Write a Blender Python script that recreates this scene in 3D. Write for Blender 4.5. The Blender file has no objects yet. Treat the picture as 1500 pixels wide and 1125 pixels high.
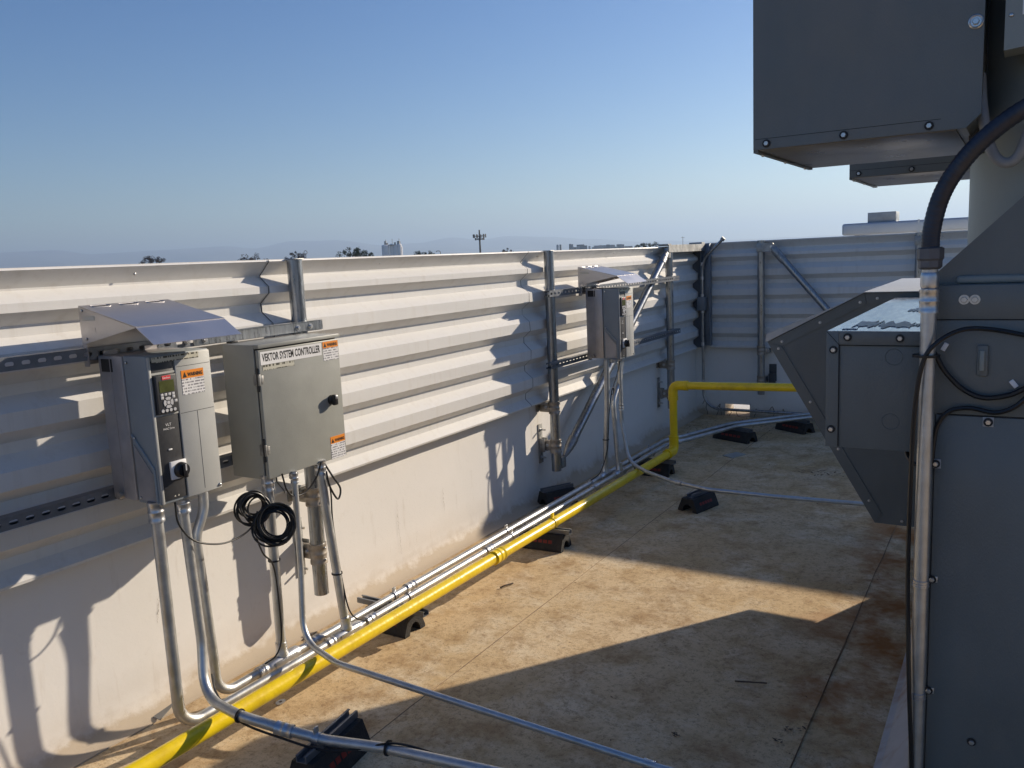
import bpy, bmesh, math, random
from mathutils import Vector, Matrix
from mathutils.geometry import tessellate_polygon
R = math.radians
random.seed(7)
sc = bpy.context.scene
COL = sc.collection

# ------------------------------------------------------------------ camera
YAW, PITCH, ROLL, F = -0.550817, -0.149523, -0.0454226, 1220.0
cam = bpy.data.cameras.new('camera'); camo = bpy.data.objects.new('camera', cam); COL.objects.link(camo)
fw = Vector((math.sin(YAW)*math.cos(PITCH), math.cos(YAW)*math.cos(PITCH), math.sin(PITCH)))
rt = Vector((math.cos(YAW), -math.sin(YAW), 0)); up = rt.cross(fw)
r2 = rt*math.cos(ROLL)+up*math.sin(ROLL); u2 = up*math.cos(ROLL)-rt*math.sin(ROLL)
m3 = Matrix((r2, u2, -fw)).transposed()
camo.matrix_world = Matrix.Translation((0, 0, 1.7)) @ m3.to_4x4()
cam.sensor_width = 36; cam.lens = 36*F/1500; cam.clip_start = 0.05; cam.clip_end = 90000
sc.camera = camo

# ------------------------------------------------------------------ sky, sun, exposure
SUN = Vector((1.06, 2.36, 1.0)).normalized()
EL = math.asin(SUN.z); AZ = math.atan2(SUN.x, SUN.y)
w = bpy.data.worlds.new('World'); sc.world = w; w.use_nodes = True
nt = w.node_tree; bg = nt.nodes['Background']
sky = nt.nodes.new('ShaderNodeTexSky'); sky.sky_type = 'NISHITA'; sky.sun_disc = False
sky.sun_elevation = EL; sky.sun_rotation = AZ
sky.altitude = 20; sky.air_density = 1.0; sky.dust_density = 0.35; sky.ozone_density = 3.0
hs = nt.nodes.new('ShaderNodeHueSaturation'); hs.inputs['Saturation'].default_value = 1.30; hs.inputs['Hue'].default_value = 0.512; nt.links.new(sky.outputs[0], hs.inputs['Color'])
nt.links.new(hs.outputs[0], bg.inputs[0]); bg.inputs[1].default_value = 0.080
sl = bpy.data.lights.new('sun', 'SUN'); sl.energy = 5.0; sl.angle = R(0.53); sl.color = (1.0, 0.87, 0.70)
so = bpy.data.objects.new('sun', sl); COL.objects.link(so)
so.rotation_euler = SUN.to_track_quat('Z', 'Y').to_euler(); so.location = (10, 24, 12)
sc.view_settings.view_transform = 'Standard'; sc.view_settings.look = 'None'
sc.view_settings.exposure = 0.47; sc.view_settings.gamma = 1
sc.render.engine = 'CYCLES'; sc.cycles.max_bounces = 5; sc.cycles.diffuse_bounces = 3; sc.cycles.glossy_bounces = 3; sc.cycles.volume_bounces = 0

# ------------------------------------------------------------------ materials
MATS = {}
def mat(name, col, rough=0.5, metal=0.0, var=0.15, scale=8.0, bump=0.0, bscale=60.0, dirt=None, dscale=3.0, damt=0.5, rvar=0.1, spec=0.5, stretch=None, coat=0.0, warp=0.0):
    if name in MATS: return MATS[name]
    m = bpy.data.materials.new(name); m.use_nodes = True; t = m.node_tree; b = t.nodes['Principled BSDF']
    N = t.nodes.new; L = t.links.new
    tc = N('ShaderNodeTexCoord'); mp = N('ShaderNodeMapping'); L(tc.outputs['Object'], mp.inputs[0])
    if stretch: mp.inputs['Scale'].default_value = stretch
    n1 = N('ShaderNodeTexNoise'); n1.inputs['Scale'].default_value = scale; n1.inputs['Detail'].default_value = 3; n1.inputs['Roughness'].default_value = 0.62
    L(mp.outputs[0], n1.inputs['Vector'])
    rp = N('ShaderNodeValToRGB'); rp.color_ramp.elements[0].position = 0.3; rp.color_ramp.elements[1].position = 0.72
    rp.color_ramp.elements[0].color = [c*(1-var) for c in col]+[1]; rp.color_ramp.elements[1].color = [min(1, c*(1+var)) for c in col]+[1]
    L(n1.outputs['Fac'], rp.inputs[0]); out = rp.outputs[0]
    if dirt:
        n2 = N('ShaderNodeTexNoise'); n2.inputs['Scale'].default_value = dscale; n2.inputs['Detail'].default_value = 4; n2.inputs['Roughness'].default_value = 0.7
        L(mp.outputs[0], n2.inputs['Vector'])
        r3 = N('ShaderNodeValToRGB'); r3.color_ramp.elements[0].position = 0.5; r3.color_ramp.elements[1].position = 0.75
        r3.color_ramp.elements[0].color = (0, 0, 0, 1); r3.color_ramp.elements[1].color = (damt, damt, damt, 1)
        L(n2.outputs['Fac'], r3.inputs[0])
        mx = N('ShaderNodeMix'); mx.data_type = 'RGBA'; L(r3.outputs[0], mx.inputs['Factor']); L(out, mx.inputs['A']); mx.inputs['B'].default_value = (*dirt, 1); out = mx.outputs['Result']
    L(out, b.inputs['Base Color'])
    mr = N('ShaderNodeMapRange'); mr.inputs['To Min'].default_value = max(0.02, rough-rvar); mr.inputs['To Max'].default_value = min(1, rough+rvar)
    L(n1.outputs['Fac'], mr.inputs['Value']); L(mr.outputs[0], b.inputs['Roughness'])
    b.inputs['Metallic'].default_value = metal; b.inputs['Specular IOR Level'].default_value = spec
    if coat: b.inputs['Coat Weight'].default_value = coat
    if bump:
        n3 = N('ShaderNodeTexNoise'); n3.inputs['Scale'].default_value = bscale; n3.inputs['Detail'].default_value = 2; L(mp.outputs[0], n3.inputs['Vector'])
        bp = N('ShaderNodeBump'); bp.inputs['Strength'].default_value = bump; bp.inputs['Distance'].default_value = 0.01; L(n3.outputs['Fac'], bp.inputs['Height']); L(bp.outputs[0], b.inputs['Normal'])
    if warp:
        n4 = N('ShaderNodeTexNoise'); n4.inputs['Scale'].default_value = 2.6; n4.inputs['Detail'].default_value = 1; L(tc.outputs['Object'], n4.inputs['Vector'])
        b2 = N('ShaderNodeBump'); b2.inputs['Strength'].default_value = warp; b2.inputs['Distance'].default_value = 0.05; L(n4.outputs['Fac'], b2.inputs['Height'])
        if bump: L(bp.outputs[0], b2.inputs['Normal'])
        L(b2.outputs[0], b.inputs['Normal'])
    MATS[name] = m; return m

def node_mat(name):
    m = bpy.data.materials.new(name); m.use_nodes = True; MATS[name] = m
    t = m.node_tree; return m, t, t.nodes['Principled BSDF'], t.nodes.new, t.links.new

def noise(N, L, vec, scale, detail=8, rough=0.65):
    n = N('ShaderNodeTexNoise'); n.inputs['Scale'].default_value = scale; n.inputs['Detail'].default_value = detail; n.inputs['Roughness'].default_value = rough
    L(vec, n.inputs['Vector']); return n.outputs['Fac']
def ramp(N, L, fac, stops):
    r = N('ShaderNodeValToRGB'); e = r.color_ramp.elements
    while len(e) < len(stops): e.new(0.5)
    for k, (p, c) in enumerate(stops):
        e[k].position = p; e[k].color = (c, c, c, 1) if isinstance(c, (int, float)) else (*c, 1)
    L(fac, r.inputs[0]); return r.outputs[0]
def mixc(N, L, fac, a, b, mode='MIX'):
    m = N('ShaderNodeMix'); m.data_type = 'RGBA'; m.blend_type = mode
    for s, v in (('Factor', fac), ('A', a), ('B', b)):
        if isinstance(v, tuple): m.inputs[s].default_value = (*v, 1)
        elif isinstance(v, (int, float)): m.inputs[s].default_value = v
        else: L(v, m.inputs[s])
    return m.outputs['Result']
def math_n(N, L, op, a, b=0.0, c=None):
    m = N('ShaderNodeMath'); m.operation = op
    for k, v in enumerate((a, b, c)):
        if v is None: continue
        if isinstance(v, (int, float)): m.inputs[k].default_value = v
        else: L(v, m.inputs[k])
    return m.outputs[0]

def roof_material():
    m, t, b, N, L = node_mat('roof_membrane')
    geo = N('ShaderNodeNewGeometry'); P = geo.outputs['Position']
    sx = N('ShaderNodeSeparateXYZ'); L(P, sx.inputs[0])
    wp = N('ShaderNodeVectorMath'); wp.operation = 'ADD'; nv = N('ShaderNodeTexNoise'); nv.inputs['Scale'].default_value = 3.0; nv.inputs['Detail'].default_value = 2; L(P, nv.inputs['Vector'])
    sc_ = N('ShaderNodeVectorMath'); sc_.operation = 'SCALE'; sc_.inputs['Scale'].default_value = 0.10; L(nv.outputs['Color'], sc_.inputs[0]); L(P, wp.inputs[0]); L(sc_.outputs[0], wp.inputs[1]); W = wp.outputs[0]
    big = noise(N, L, P, 1.1, 3); mid = noise(N, L, W, 6.0, 5, 0.74); fine = noise(N, L, W, 40.0, 4, 0.8); mid2 = noise(N, L, W, 3.1, 5, 0.72); grain = noise(N, L, P, 150.0, 2, 0.7)
    base = mixc(N, L, ramp(N, L, big, [(0.36, 0.0), (0.64, 1.0)]), (0.63, 0.45, 0.235), (0.73, 0.56, 0.345))
    base = mixc(N, L, ramp(N, L, mid2, [(0.48, 0.0), (0.66, 0.65)]), base, (0.82, 0.70, 0.50))
    base = mixc(N, L, ramp(N, L, mid, [(0.46, 0.0), (0.66, 0.75)]), base, (0.40, 0.25, 0.115))
    base = mixc(N, L, ramp(N, L, fine, [(0.51, 0.0), (0.66, 0.6)]), base, (0.27, 0.16, 0.08))
    base = mixc(N, L, ramp(N, L, grain, [(0.58, 0.0), (0.70, 0.5)]), base, (0.13, 0.08, 0.04))
    # rust drips that gathered in patches beside the plant
    rn = noise(N, L, W, 2.6, 4, 0.72)
    rmask = math_n(N, L, 'MULTIPLY', ramp(N, L, rn, [(0.46, 0.0), (0.62, 1.0)]), ramp(N, L, math_n(N, L, 'ABSOLUTE', math_n(N, L, 'ADD', sx.outputs[0], 0.42)), [(0.10, 0.9), (0.50, 0.0)]))
    base = mixc(N, L, rmask, base, (0.33, 0.125, 0.025))
    # brown silt line where the roof meets the upstand
    e = math_n(N, L, 'ADD', math_n(N, L, 'MULTIPLY', math_n(N, L, 'ADD', sx.outputs[0], 2.79), -1.0), math_n(N, L, 'MULTIPLY', noise(N, L, P, 4.0, 3), 0.22))
    base = mixc(N, L, ramp(N, L, e, [(0.02, 0.0), (0.20, 0.65)]), base, (0.27, 0.175, 0.085))
    # speckles of leaf litter
    v = N('ShaderNodeTexVoronoi'); v.inputs['Scale'].default_value = 26; L(P, v.inputs['Vector'])
    sp = ramp(N, L, math_n(N, L, 'ADD', v.outputs['Distance'], math_n(N, L, 'MULTIPLY', noise(N, L, P, 1.7, 4), 0.5)), [(0.25, 1.0), (0.29, 0.0)])
    base = mixc(N, L, math_n(N, L, 'MULTIPLY', sp, 0.8), base, (0.06, 0.045, 0.03))
    L(base, b.inputs['Base Color']); b.inputs['Roughness'].default_value = 0.82; b.inputs['Specular IOR Level'].default_value = 0.25
    bp = N('ShaderNodeBump'); bp.inputs['Strength'].default_value = 0.45; bp.inputs['Distance'].default_value = 0.006
    L(math_n(N, L, 'ADD', math_n(N, L, 'MULTIPLY', fine, 0.6), math_n(N, L, 'MULTIPLY', mid, 1.2)), bp.inputs['Height']); L(bp.outputs[0], b.inputs['Normal'])
    return m

def plaster_material():
    m, t, b, N, L = node_mat('upstand_membrane')
    geo = N('ShaderNodeNewGeometry'); P = geo.outputs['Position']
    sx = N('ShaderNodeSeparateXYZ'); L(P, sx.inputs[0])
    n1 = noise(N, L, P, 2.0, 3); n2 = noise(N, L, P, 14.0, 4); n3 = noise(N, L, P, 5.0, 5, 0.72)
    base = mixc(N, L, n1, (0.79, 0.76, 0.715), (0.86, 0.83, 0.785))
    base = mixc(N, L, ramp(N, L, n2, [(0.6, 0.0), (0.8, 0.22)]), base, (0.55, 0.48, 0.40))
    h = math_n(N, L, 'SUBTRACT', math_n(N, L, 'ADD', sx.outputs[2], 0.045), math_n(N, L, 'MULTIPLY', n3, 0.16))
    base = mixc(N, L, ramp(N, L, h, [(0.0, 0.8), (0.025, 0.42), (0.07, 0.14), (0.20, 0.0)]), base, (0.42, 0.32, 0.20))
    # thin hairline weathering streaks
    mp = N('ShaderNodeMapping'); mp.inputs['Scale'].default_value = (1, 9, 1.3); L(P, mp.inputs[0])
    st = noise(N, L, mp.outputs[0], 2.2, 4, 0.6)
    base = mixc(N, L, ramp(N, L, st, [(0.62, 0.0), (0.80, 0.35)]), base, (0.50, 0.43, 0.35))
    L(base, b.inputs['Base Color']); b.inputs['Roughness'].default_value = 0.7; b.inputs['Specular IOR Level'].default_value = 0.3
    bp = N('ShaderNodeBump'); bp.inputs['Strength'].default_value = 0.25; bp.inputs['Distance'].default_value = 0.01
    L(math_n(N, L, 'ADD', n1, math_n(N, L, 'MULTIPLY', noise(N, L, P, 40.0, 2), 0.15)), bp.inputs['Height']); L(bp.outputs[0], b.inputs['Normal'])
    return m

def sheet_material():
    m, t, b, N, L = node_mat('painted_siding')
    geo = N('ShaderNodeNewGeometry'); P = geo.outputs['Position']
    n1 = noise(N, L, P, 1.3, 3); n2 = noise(N, L, P, 30.0, 4, 0.7)
    mp = N('ShaderNodeMapping'); mp.inputs['Scale'].default_value = (14, 14, 1.2); L(P, mp.inputs[0])
    n3 = noise(N, L, mp.outputs[0], 1.5, 4, 0.65)
    base = mixc(N, L, n1, (0.68, 0.665, 0.635), (0.76, 0.745, 0.715))
    base = mixc(N, L, ramp(N, L, n3, [(0.52, 0.0), (0.78, 0.32)]), base, (0.50, 0.45, 0.38))
    base = mixc(N, L, ramp(N, L, n2, [(0.66, 0.0), (0.78, 0.3)]), base, (0.42, 0.36, 0.29))
    L(base, b.inputs['Base Color']); b.inputs['Specular IOR Level'].default_value = 0.4
    L(ramp(N, L, n3, [(0.3, 0.38), (0.8, 0.62)]), b.inputs['Roughness'])
    bp = N('ShaderNodeBump'); bp.inputs['Strength'].default_value = 0.12; bp.inputs['Distance'].default_value = 0.02; L(noise(N, L, P, 3.0, 3), bp.inputs['Height']); L(bp.outputs[0], b.inputs['Normal'])
    return m

def print_material(name, paper, ink, axis_u, axis_v, rows, dens):
    # rows of small illegible print
    m, t, b, N, L = node_mat(name)
    geo = N('ShaderNodeNewGeometry'); sx = N('ShaderNodeSeparateXYZ'); L(geo.outputs['Position'], sx.inputs[0])
    v = math_n(N, L, 'MULTIPLY', sx.outputs[axis_v], rows); fr = math_n(N, L, 'FRACT', v); row = math_n(N, L, 'FLOOR', v)
    cb = N('ShaderNodeCombineXYZ'); L(math_n(N, L, 'MULTIPLY', sx.outputs[axis_u], dens), cb.inputs[0]); L(math_n(N, L, 'MULTIPLY', row, 3.7), cb.inputs[1])
    n = noise(N, L, cb.outputs[0], 1.0, 2, 0.5)
    msk = math_n(N, L, 'MULTIPLY', math_n(N, L, 'LESS_THAN', math_n(N, L, 'ABSOLUTE', math_n(N, L, 'SUBTRACT', fr, 0.5)), 0.24), ramp(N, L, n, [(0.44, 0.0), (0.50, 1.0)]))
    L(mixc(N, L, msk, paper, ink), b.inputs['Base Color']); b.inputs['Roughness'].default_value = 0.4
    return m

M_ROOF = roof_material(); M_WALL = plaster_material(); M_SHEET = sheet_material()
M_GALV = mat('galvanised_steel', (0.34, 0.355, 0.37), 0.30, 0.88, 0.22, 30, 0.05, 90, dirt=(0.22, 0.22, 0.21), dscale=6, damt=0.6, stretch=(3, 3, 0.5))
M_GALV2 = mat('weathered_galvanised', (0.36, 0.36, 0.35), 0.5, 0.75, 0.3, 22, 0.08, 80, dirt=(0.24, 0.21, 0.18), dscale=9, damt=0.7)
M_EMT = mat('zinc_conduit', (0.56, 0.57, 0.57), 0.43, 0.90, 0.16, 18, 0.03, 120, dirt=(0.42, 0.40, 0.37), dscale=7, damt=0.45)
M_FIT = mat('die_cast_fitting', (0.56, 0.57, 0.59), 0.38, 0.95, 0.12, 40)
M_TAN = mat('aged_clamp_steel', (0.40, 0.36, 0.31), 0.5, 0.6, 0.2, 30, 0.1, 70, dirt=(0.22, 0.17, 0.13), dscale=14)
M_YEL = mat('yellow_gas_paint', (0.90, 0.645, 0.010), 0.32, 0.0, 0.07, 14, 0.12, 35, dirt=(0.52, 0.33, 0.03), dscale=11, damt=0.5, coat=0.25)
M_RUB = mat('black_rubber', (0.018, 0.018, 0.019), 0.7, 0.0, 0.35, 40, 0.3, 160, dirt=(0.07, 0.06, 0.05), dscale=12, damt=0.5)
M_RED = mat('red_stripe', (0.22, 0.018, 0.015), 0.5, 0, 0.3, 60)
M_CABLE = mat('black_cable', (0.012, 0.012, 0.013), 0.42, 0, 0.2, 40)
M_FLEX = mat('dark_liquidtight', (0.022, 0.027, 0.044), 0.38, 0, 0.25, 30, dirt=(0.06, 0.06, 0.06), dscale=10)
M_FLEXG = mat('grey_liquidtight', (0.28, 0.29, 0.30), 0.45, 0, 0.1, 30)
M_CAB = mat('cabinet_grey_paint', (0.325, 0.327, 0.295), 0.38, 0, 0.05, 10, 0.05, 200)
M_DRV = mat('drive_grey_plastic', (0.45, 0.452, 0.43), 0.42, 0, 0.04, 10, 0.04, 260)
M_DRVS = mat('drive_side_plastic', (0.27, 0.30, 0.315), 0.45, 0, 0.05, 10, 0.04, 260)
M_DRVM = mat('drive_chassis_metal', (0.44, 0.42, 0.42), 0.4, 0.55, 0.12, 12, 0.03, 80)
M_BLK = mat('black_plastic', (0.018, 0.018, 0.02), 0.35, 0, 0.2, 60)
M_CHAR = mat('charcoal_plastic', (0.045, 0.046, 0.05), 0.45, 0, 0.1, 60)
M_WHT = mat('white_vinyl', (0.80, 0.79, 0.78), 0.45, 0, 0.03, 10)
M_CREAM = mat('cream_tape', (0.62, 0.59, 0.50), 0.45, 0, 0.05, 20)
M_ORG = mat('orange_label', (0.85, 0.27, 0.02), 0.45, 0, 0.05, 20)
M_INK = mat('black_ink', (0.012, 0.010, 0.010), 0.5, 0, 0.05, 20)
M_REDL = mat('red_badge', (0.75, 0.04, 0.05), 0.4, 0, 0.05, 20)
M_LCD = mat('lcd_screen', (0.085, 0.095, 0.035), 0.2, 0, 0.2, 30)
M_KEY = mat('grey_key', (0.52, 0.52, 0.53), 0.45, 0, 0.04, 40)
M_STEEL = mat('stainless_sheet', (0.60, 0.575, 0.57), 0.40, 0.95, 0.08, 5, 0.03, 12, dirt=(0.46, 0.43, 0.43), dscale=5, damt=0.5, rvar=0.08)
M_UNIT = mat('dark_grey_coating', (0.150, 0.164, 0.160), 0.40, 0, 0.09, 5, 0.12, 320, dirt=(0.21, 0.195, 0.165), dscale=2.2, damt=0.5, rvar=0.16, stretch=(1, 1, 0.45), warp=0.35)
M_UNITL = mat('light_grey_coating', (0.27, 0.30, 0.285), 0.42, 0, 0.08, 4, 0.06, 250, dirt=(0.22, 0.23, 0.21), dscale=3)
M_BOLT = mat('zinc_bolt', (0.60, 0.60, 0.60), 0.3, 0.95, 0.15, 60)
M_WASH = mat('rubber_washer', (0.02, 0.02, 0.02), 0.6)
M_HOODTOP = mat('sunlit_hood_top', (0.56, 0.55, 0.52), 0.45, 0.05, 0.10, 5, 0.05, 150, dirt=(0.36, 0.35, 0.33), dscale=6, damt=0.5, stretch=(1, 6, 1))  # pale colour puts the sunlight on the hood top into its base
M_FLASH = mat('grey_curb_flashing', (0.40, 0.41, 0.42), 0.6, 0, 0.12, 4, 0.1, 30, dirt=(0.26, 0.13, 0.05), dscale=3.5, damt=0.9)
M_MASTIC = mat('dark_mastic', (0.15, 0.17, 0.21), 0.35, 0.1, 0.3, 30, 0.4, 60)
M_PRINT = print_material('small_print_paper', (0.80, 0.79, 0.78), (0.25, 0.24, 0.26), 1, 2, 100, 160)
M_PRINTC = print_material('typed_tape', (0.55, 0.53, 0.44), (0.07, 0.065, 0.05), 1, 2, 52, 150)
M_SEAM = mat('dirty_seam', (0.24, 0.16, 0.09), 0.85, 0, 0.5, 8, dirt=(0.30, 0.16, 0.06), dscale=3)
M_TWIG = mat('dry_twig', (0.09, 0.06, 0.04), 0.8, 0, 0.3, 50)
M_LEAFD = mat('dead_leaf', (0.14, 0.075, 0.035), 0.8, 0, 0.4, 60)

# ------------------------------------------------------------------ mesh helpers
def thing(name, label, cat, loc=(0, 0, 0), group=None):
    o = bpy.data.objects.new(name, None); COL.objects.link(o); o.location = loc; o.empty_display_size = 0.1
    o['label'] = label; o['category'] = cat
    if group: o['group'] = group
    return o
def tag(o, label, cat, group=None):
    o['label'] = label; o['category'] = cat
    if group: o['group'] = group
    return o
def link(name, me, parent=None, loc=None):
    o = bpy.data.objects.new(name, me); COL.objects.link(o)
    if parent is not None:
        o.parent = parent
        if parent.type == 'EMPTY': o.location = -Vector(parent.location)
    if loc is not None: o.location = Vector(o.location)+Vector(loc)
    return o
def from_bm(name, bm, m, parent=None, smooth=False, base=None):
    bmesh.ops.recalc_face_normals(bm, faces=bm.faces)
    if base is None and parent is None and len(bm.verts):
        xs = [v.co for v in bm.verts]
        base = Vector(((min(c.x for c in xs)+max(c.x for c in xs))/2, (min(c.y for c in xs)+max(c.y for c in xs))/2, min(c.z for c in xs)))
    if base is not None and parent is None: bmesh.ops.translate(bm, vec=-Vector(base), verts=bm.verts)
    me = bpy.data.meshes.new(name); bm.to_mesh(me); bm.free()
    me.materials.append(m)
    if smooth:
        for p in me.polygons: p.use_smooth = True
        if smooth != 'all' and hasattr(me, 'set_sharp_from_angle'): me.set_sharp_from_angle(angle=R(38))
    o = link(name, me, parent)
    if parent is None and base is not None: o.location = base
    return o
def add_box(bm, x0, x1, y0, y1, z0, z1, bev=0.0, seg=2):
    g = bmesh.ops.create_cube(bm, size=1)
    bmesh.ops.scale(bm, vec=(abs(x1-x0), abs(y1-y0), abs(z1-z0)), verts=g['verts'])
    bmesh.ops.translate(bm, vec=((x0+x1)/2, (y0+y1)/2, (z0+z1)/2), verts=g['verts'])
    if bev:
        es = list({e for v in g['verts'] for e in v.link_edges})
        bmesh.ops.bevel(bm, geom=es, offset=bev, segments=seg, affect='EDGES', profile=0.5)
def box(name, x0, x1, y0, y1, z0, z1, m, parent=None, bev=0.0, seg=2):
    bm = bmesh.new(); add_box(bm, x0, x1, y0, y1, z0, z1, bev, seg); return from_bm(name, bm, m, parent, smooth=bool(bev))
def boxes(name, lst, m, parent=None, bev=0.0):
    bm = bmesh.new()
    for b in lst: add_box(bm, *b, bev)
    return from_bm(name, bm, m, parent, smooth=bool(bev))
def add_prism(bm, pts, axis, a0, a1):
    # pts: 2-D outline; axis 0: (y,z) along x, 1: (x,z) along y, 2: (x,y) along z
    def v3(p, a): return ((a, p[0], p[1]), (p[0], a, p[1]), (p[0], p[1], a))[axis]
    A = [bm.verts.new(v3(p, a0)) for p in pts]; B = [bm.verts.new(v3(p, a1)) for p in pts]; n = len(pts)
    bm.faces.new(A); bm.faces.new(B[::-1])
    for i in range(n): bm.faces.new((A[i], B[i], B[(i+1) % n], A[(i+1) % n]))
def prism(name, pts, axis, a0, a1, m, parent=None, smooth=False):
    bm = bmesh.new(); add_prism(bm, pts, axis, a0, a1); return from_bm(name, bm, m, parent, smooth)
def fillet(pts, rad):
    pts = [Vector(p) for p in pts]
    if not rad: return pts
    out = [pts[0]]
    for i in range(1, len(pts)-1):
        p, a, b = pts[i], pts[i]-pts[i-1], pts[i+1]-pts[i]; la, lb = a.length, b.length; a.normalize(); b.normalize()
        ang = a.angle(b)
        if ang < 0.02: out.append(p); continue
        t = min(rad*math.tan(ang/2), la*0.48, lb*0.48); s, e = p-a*t, p+b*t
        n = max(3, int(ang/0.16))
        # true circular arc
        rr = t/math.tan(ang/2); nrm = (b-a).normalized(); c = p+nrm*(rr/math.cos(ang/2)); ax = a.cross(b).normalized()
        for k in range(n+1): out.append(c+Matrix.Rotation(ang*k/n, 3, ax) @ (s-c))
    out.append(pts[-1]); return out
def spline(pts, n=8):
    P = [Vector(p) for p in pts]; P = [2*P[0]-P[1]]+P+[2*P[-1]-P[-2]]; out = []
    for i in range(1, len(P)-2):
        for k in range(n):
            t = k/n; a, b, c, d = P[i-1], P[i], P[i+1], P[i+2]
            out.append(0.5*((2*b)+(c-a)*t+(2*a-5*b+4*c-d)*t*t+(-a+3*b-3*c+d)*t**3))
    out.append(P[-2]); return out
def add_sweep(bm, path, r, seg=14, cap=True):
    path = [Vector(p) for p in path]
    t0 = (path[1]-path[0]).normalized(); ref = Vector((0, 0, 1)) if abs(t0.z) < 0.9 else Vector((1, 0, 0))
    u = t0.cross(ref).normalized(); prev = t0; rings = []
    for i, p in enumerate(path):
        if i == 0: t = t0
        elif i == len(path)-1: t = (path[i]-path[i-1]).normalized()
        else: t = ((path[i+1]-path[i]).normalized()+(path[i]-path[i-1]).normalized()).normalized()
        q = prev.rotation_difference(t); u = (q @ u).normalized(); u = (u-t*u.dot(t)).normalized(); prev = t; v = t.cross(u)
        rr = r[i] if isinstance(r, (list, tuple)) else r
        rings.append([bm.verts.new(p+(u*math.cos(2*math.pi*k/seg)+v*math.sin(2*math.pi*k/seg))*rr) for k in range(seg)])
    for a, b in zip(rings, rings[1:]):
        for k in range(seg): bm.faces.new((a[k], a[(k+1) % seg], b[(k+1) % seg], b[k]))
    if cap: bm.faces.new(rings[0][::-1]); bm.faces.new(rings[-1])
def tube(name, pts, r, m, parent=None, rad=0.0, seg=14):
    bm = bmesh.new(); add_sweep(bm, fillet(pts, rad), r, seg); return from_bm(name, bm, m, parent, True)
def cable(name, pts, r, m, parent=None, seg=8, n=8):
    bm = bmesh.new(); add_sweep(bm, spline(pts, n), r, seg); return from_bm(name, bm, m, parent, True)
def ring(name, c, d, r0, r1, ln, m, parent=None, seg=16):
    # collar or coupling: a lathed sleeve round axis d with stepped rims
    c, d = Vector(c), Vector(d).normalized(); bm = bmesh.new(); h = ln/2
    prof = [(-h, r0), (-h, r1), (-h*0.72, r1), (-h*0.66, r1*0.955), (-h*0.12, r1*0.955), (-h*0.06, r1), (h*0.06, r1), (h*0.12, r1*0.955), (h*0.66, r1*0.955), (h*0.72, r1), (h, r1), (h, r0)]
    add_sweep(bm, [c+d*a for a, _ in [(p[0]+0.00001*i, 0) for i, p in enumerate(prof)]], [p[1] for p in prof], seg, True)
    return from_bm(name, bm, m, parent, True)
def cyl(name, a, b, r, m, parent=None, seg=16):
    bm = bmesh.new(); add_sweep(bm, [a, b], r, seg); return from_bm(name, bm, m, parent, True)
def profile_hole(outer, holes):
    loops = [[Vector((p[0], p[1], 0)) for p in outer]]+[[Vector((p[0], p[1], 0)) for p in h] for h in holes]
    return [p for l in loops for p in l], tessellate_polygon(loops), [len(l) for l in loops]
def add_plate_holes(bm, outer, holes, to3, n, th):
    # plate with real holes: outline and holes in 2-D, to3 maps to space, n is the direction of its thickness
    pts, tris, lens = profile_hole(outer, holes); n = Vector(n)*th
    A = [bm.verts.new(Vector(to3(p.x, p.y))) for p in pts]; B = [bm.verts.new(Vector(to3(p.x, p.y))+n) for p in pts]
    for a, b, c in tris:
        bm.faces.new((A[a], A[b], A[c])); bm.faces.new((B[c], B[b], B[a]))
    k = 0
    for l in lens:
        for i in range(l):
            a, b = k+i, k+(i+1) % l
            bm.faces.new((A[a], A[b], B[b], B[a]))
        k += l
def slot(cx, cy, w, h, n=5):
    # a stadium-shaped slot, long along the first axis
    r = h/2; s = w/2-r; out = []
    for k in range(n+1): a = -math.pi/2+math.pi*k/n; out.append((cx+s+r*math.cos(a), cy+r*math.sin(a)))
    for k in range(n+1): a = math.pi/2+math.pi*k/n; out.append((cx-s+r*math.cos(a), cy+r*math.sin(a)))
    return out
_font = {}
def text(name, body, size, origin, ex, ey, m, parent, width=None, bold=0.0, height=None):
    # flat lettering; ex is the reading direction, ey is up, in world space
    cu = bpy.data.curves.new('lettering', 'FONT'); cu.body = body; cu.size = size; cu.offset = bold; cu.resolution_u = 3
    tmp = bpy.data.objects.new('lettering', cu); COL.objects.link(tmp)
    dg = bpy.context.evaluated_depsgraph_get(); me = bpy.data.meshes.new_from_object(tmp.evaluated_get(dg))
    bpy.data.objects.remove(tmp); bpy.data.curves.remove(cu)
    xs = [v.co.x for v in me.vertices]; ys = [v.co.y for v in me.vertices]
    kx = (width/(max(xs)-min(xs))) if width else 1.0; ky = (height/(max(ys)-min(ys))) if height else 1.0
    x0, y0 = min(xs), min(ys); ex, ey, o = Vector(ex), Vector(ey), Vector(origin)
    for v in me.vertices: v.co = o+ex*((v.co.x-x0)*kx)+ey*((v.co.y-y0)*ky)
    me.materials.clear(); me.materials.append(m); return link(name, me, parent)
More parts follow.
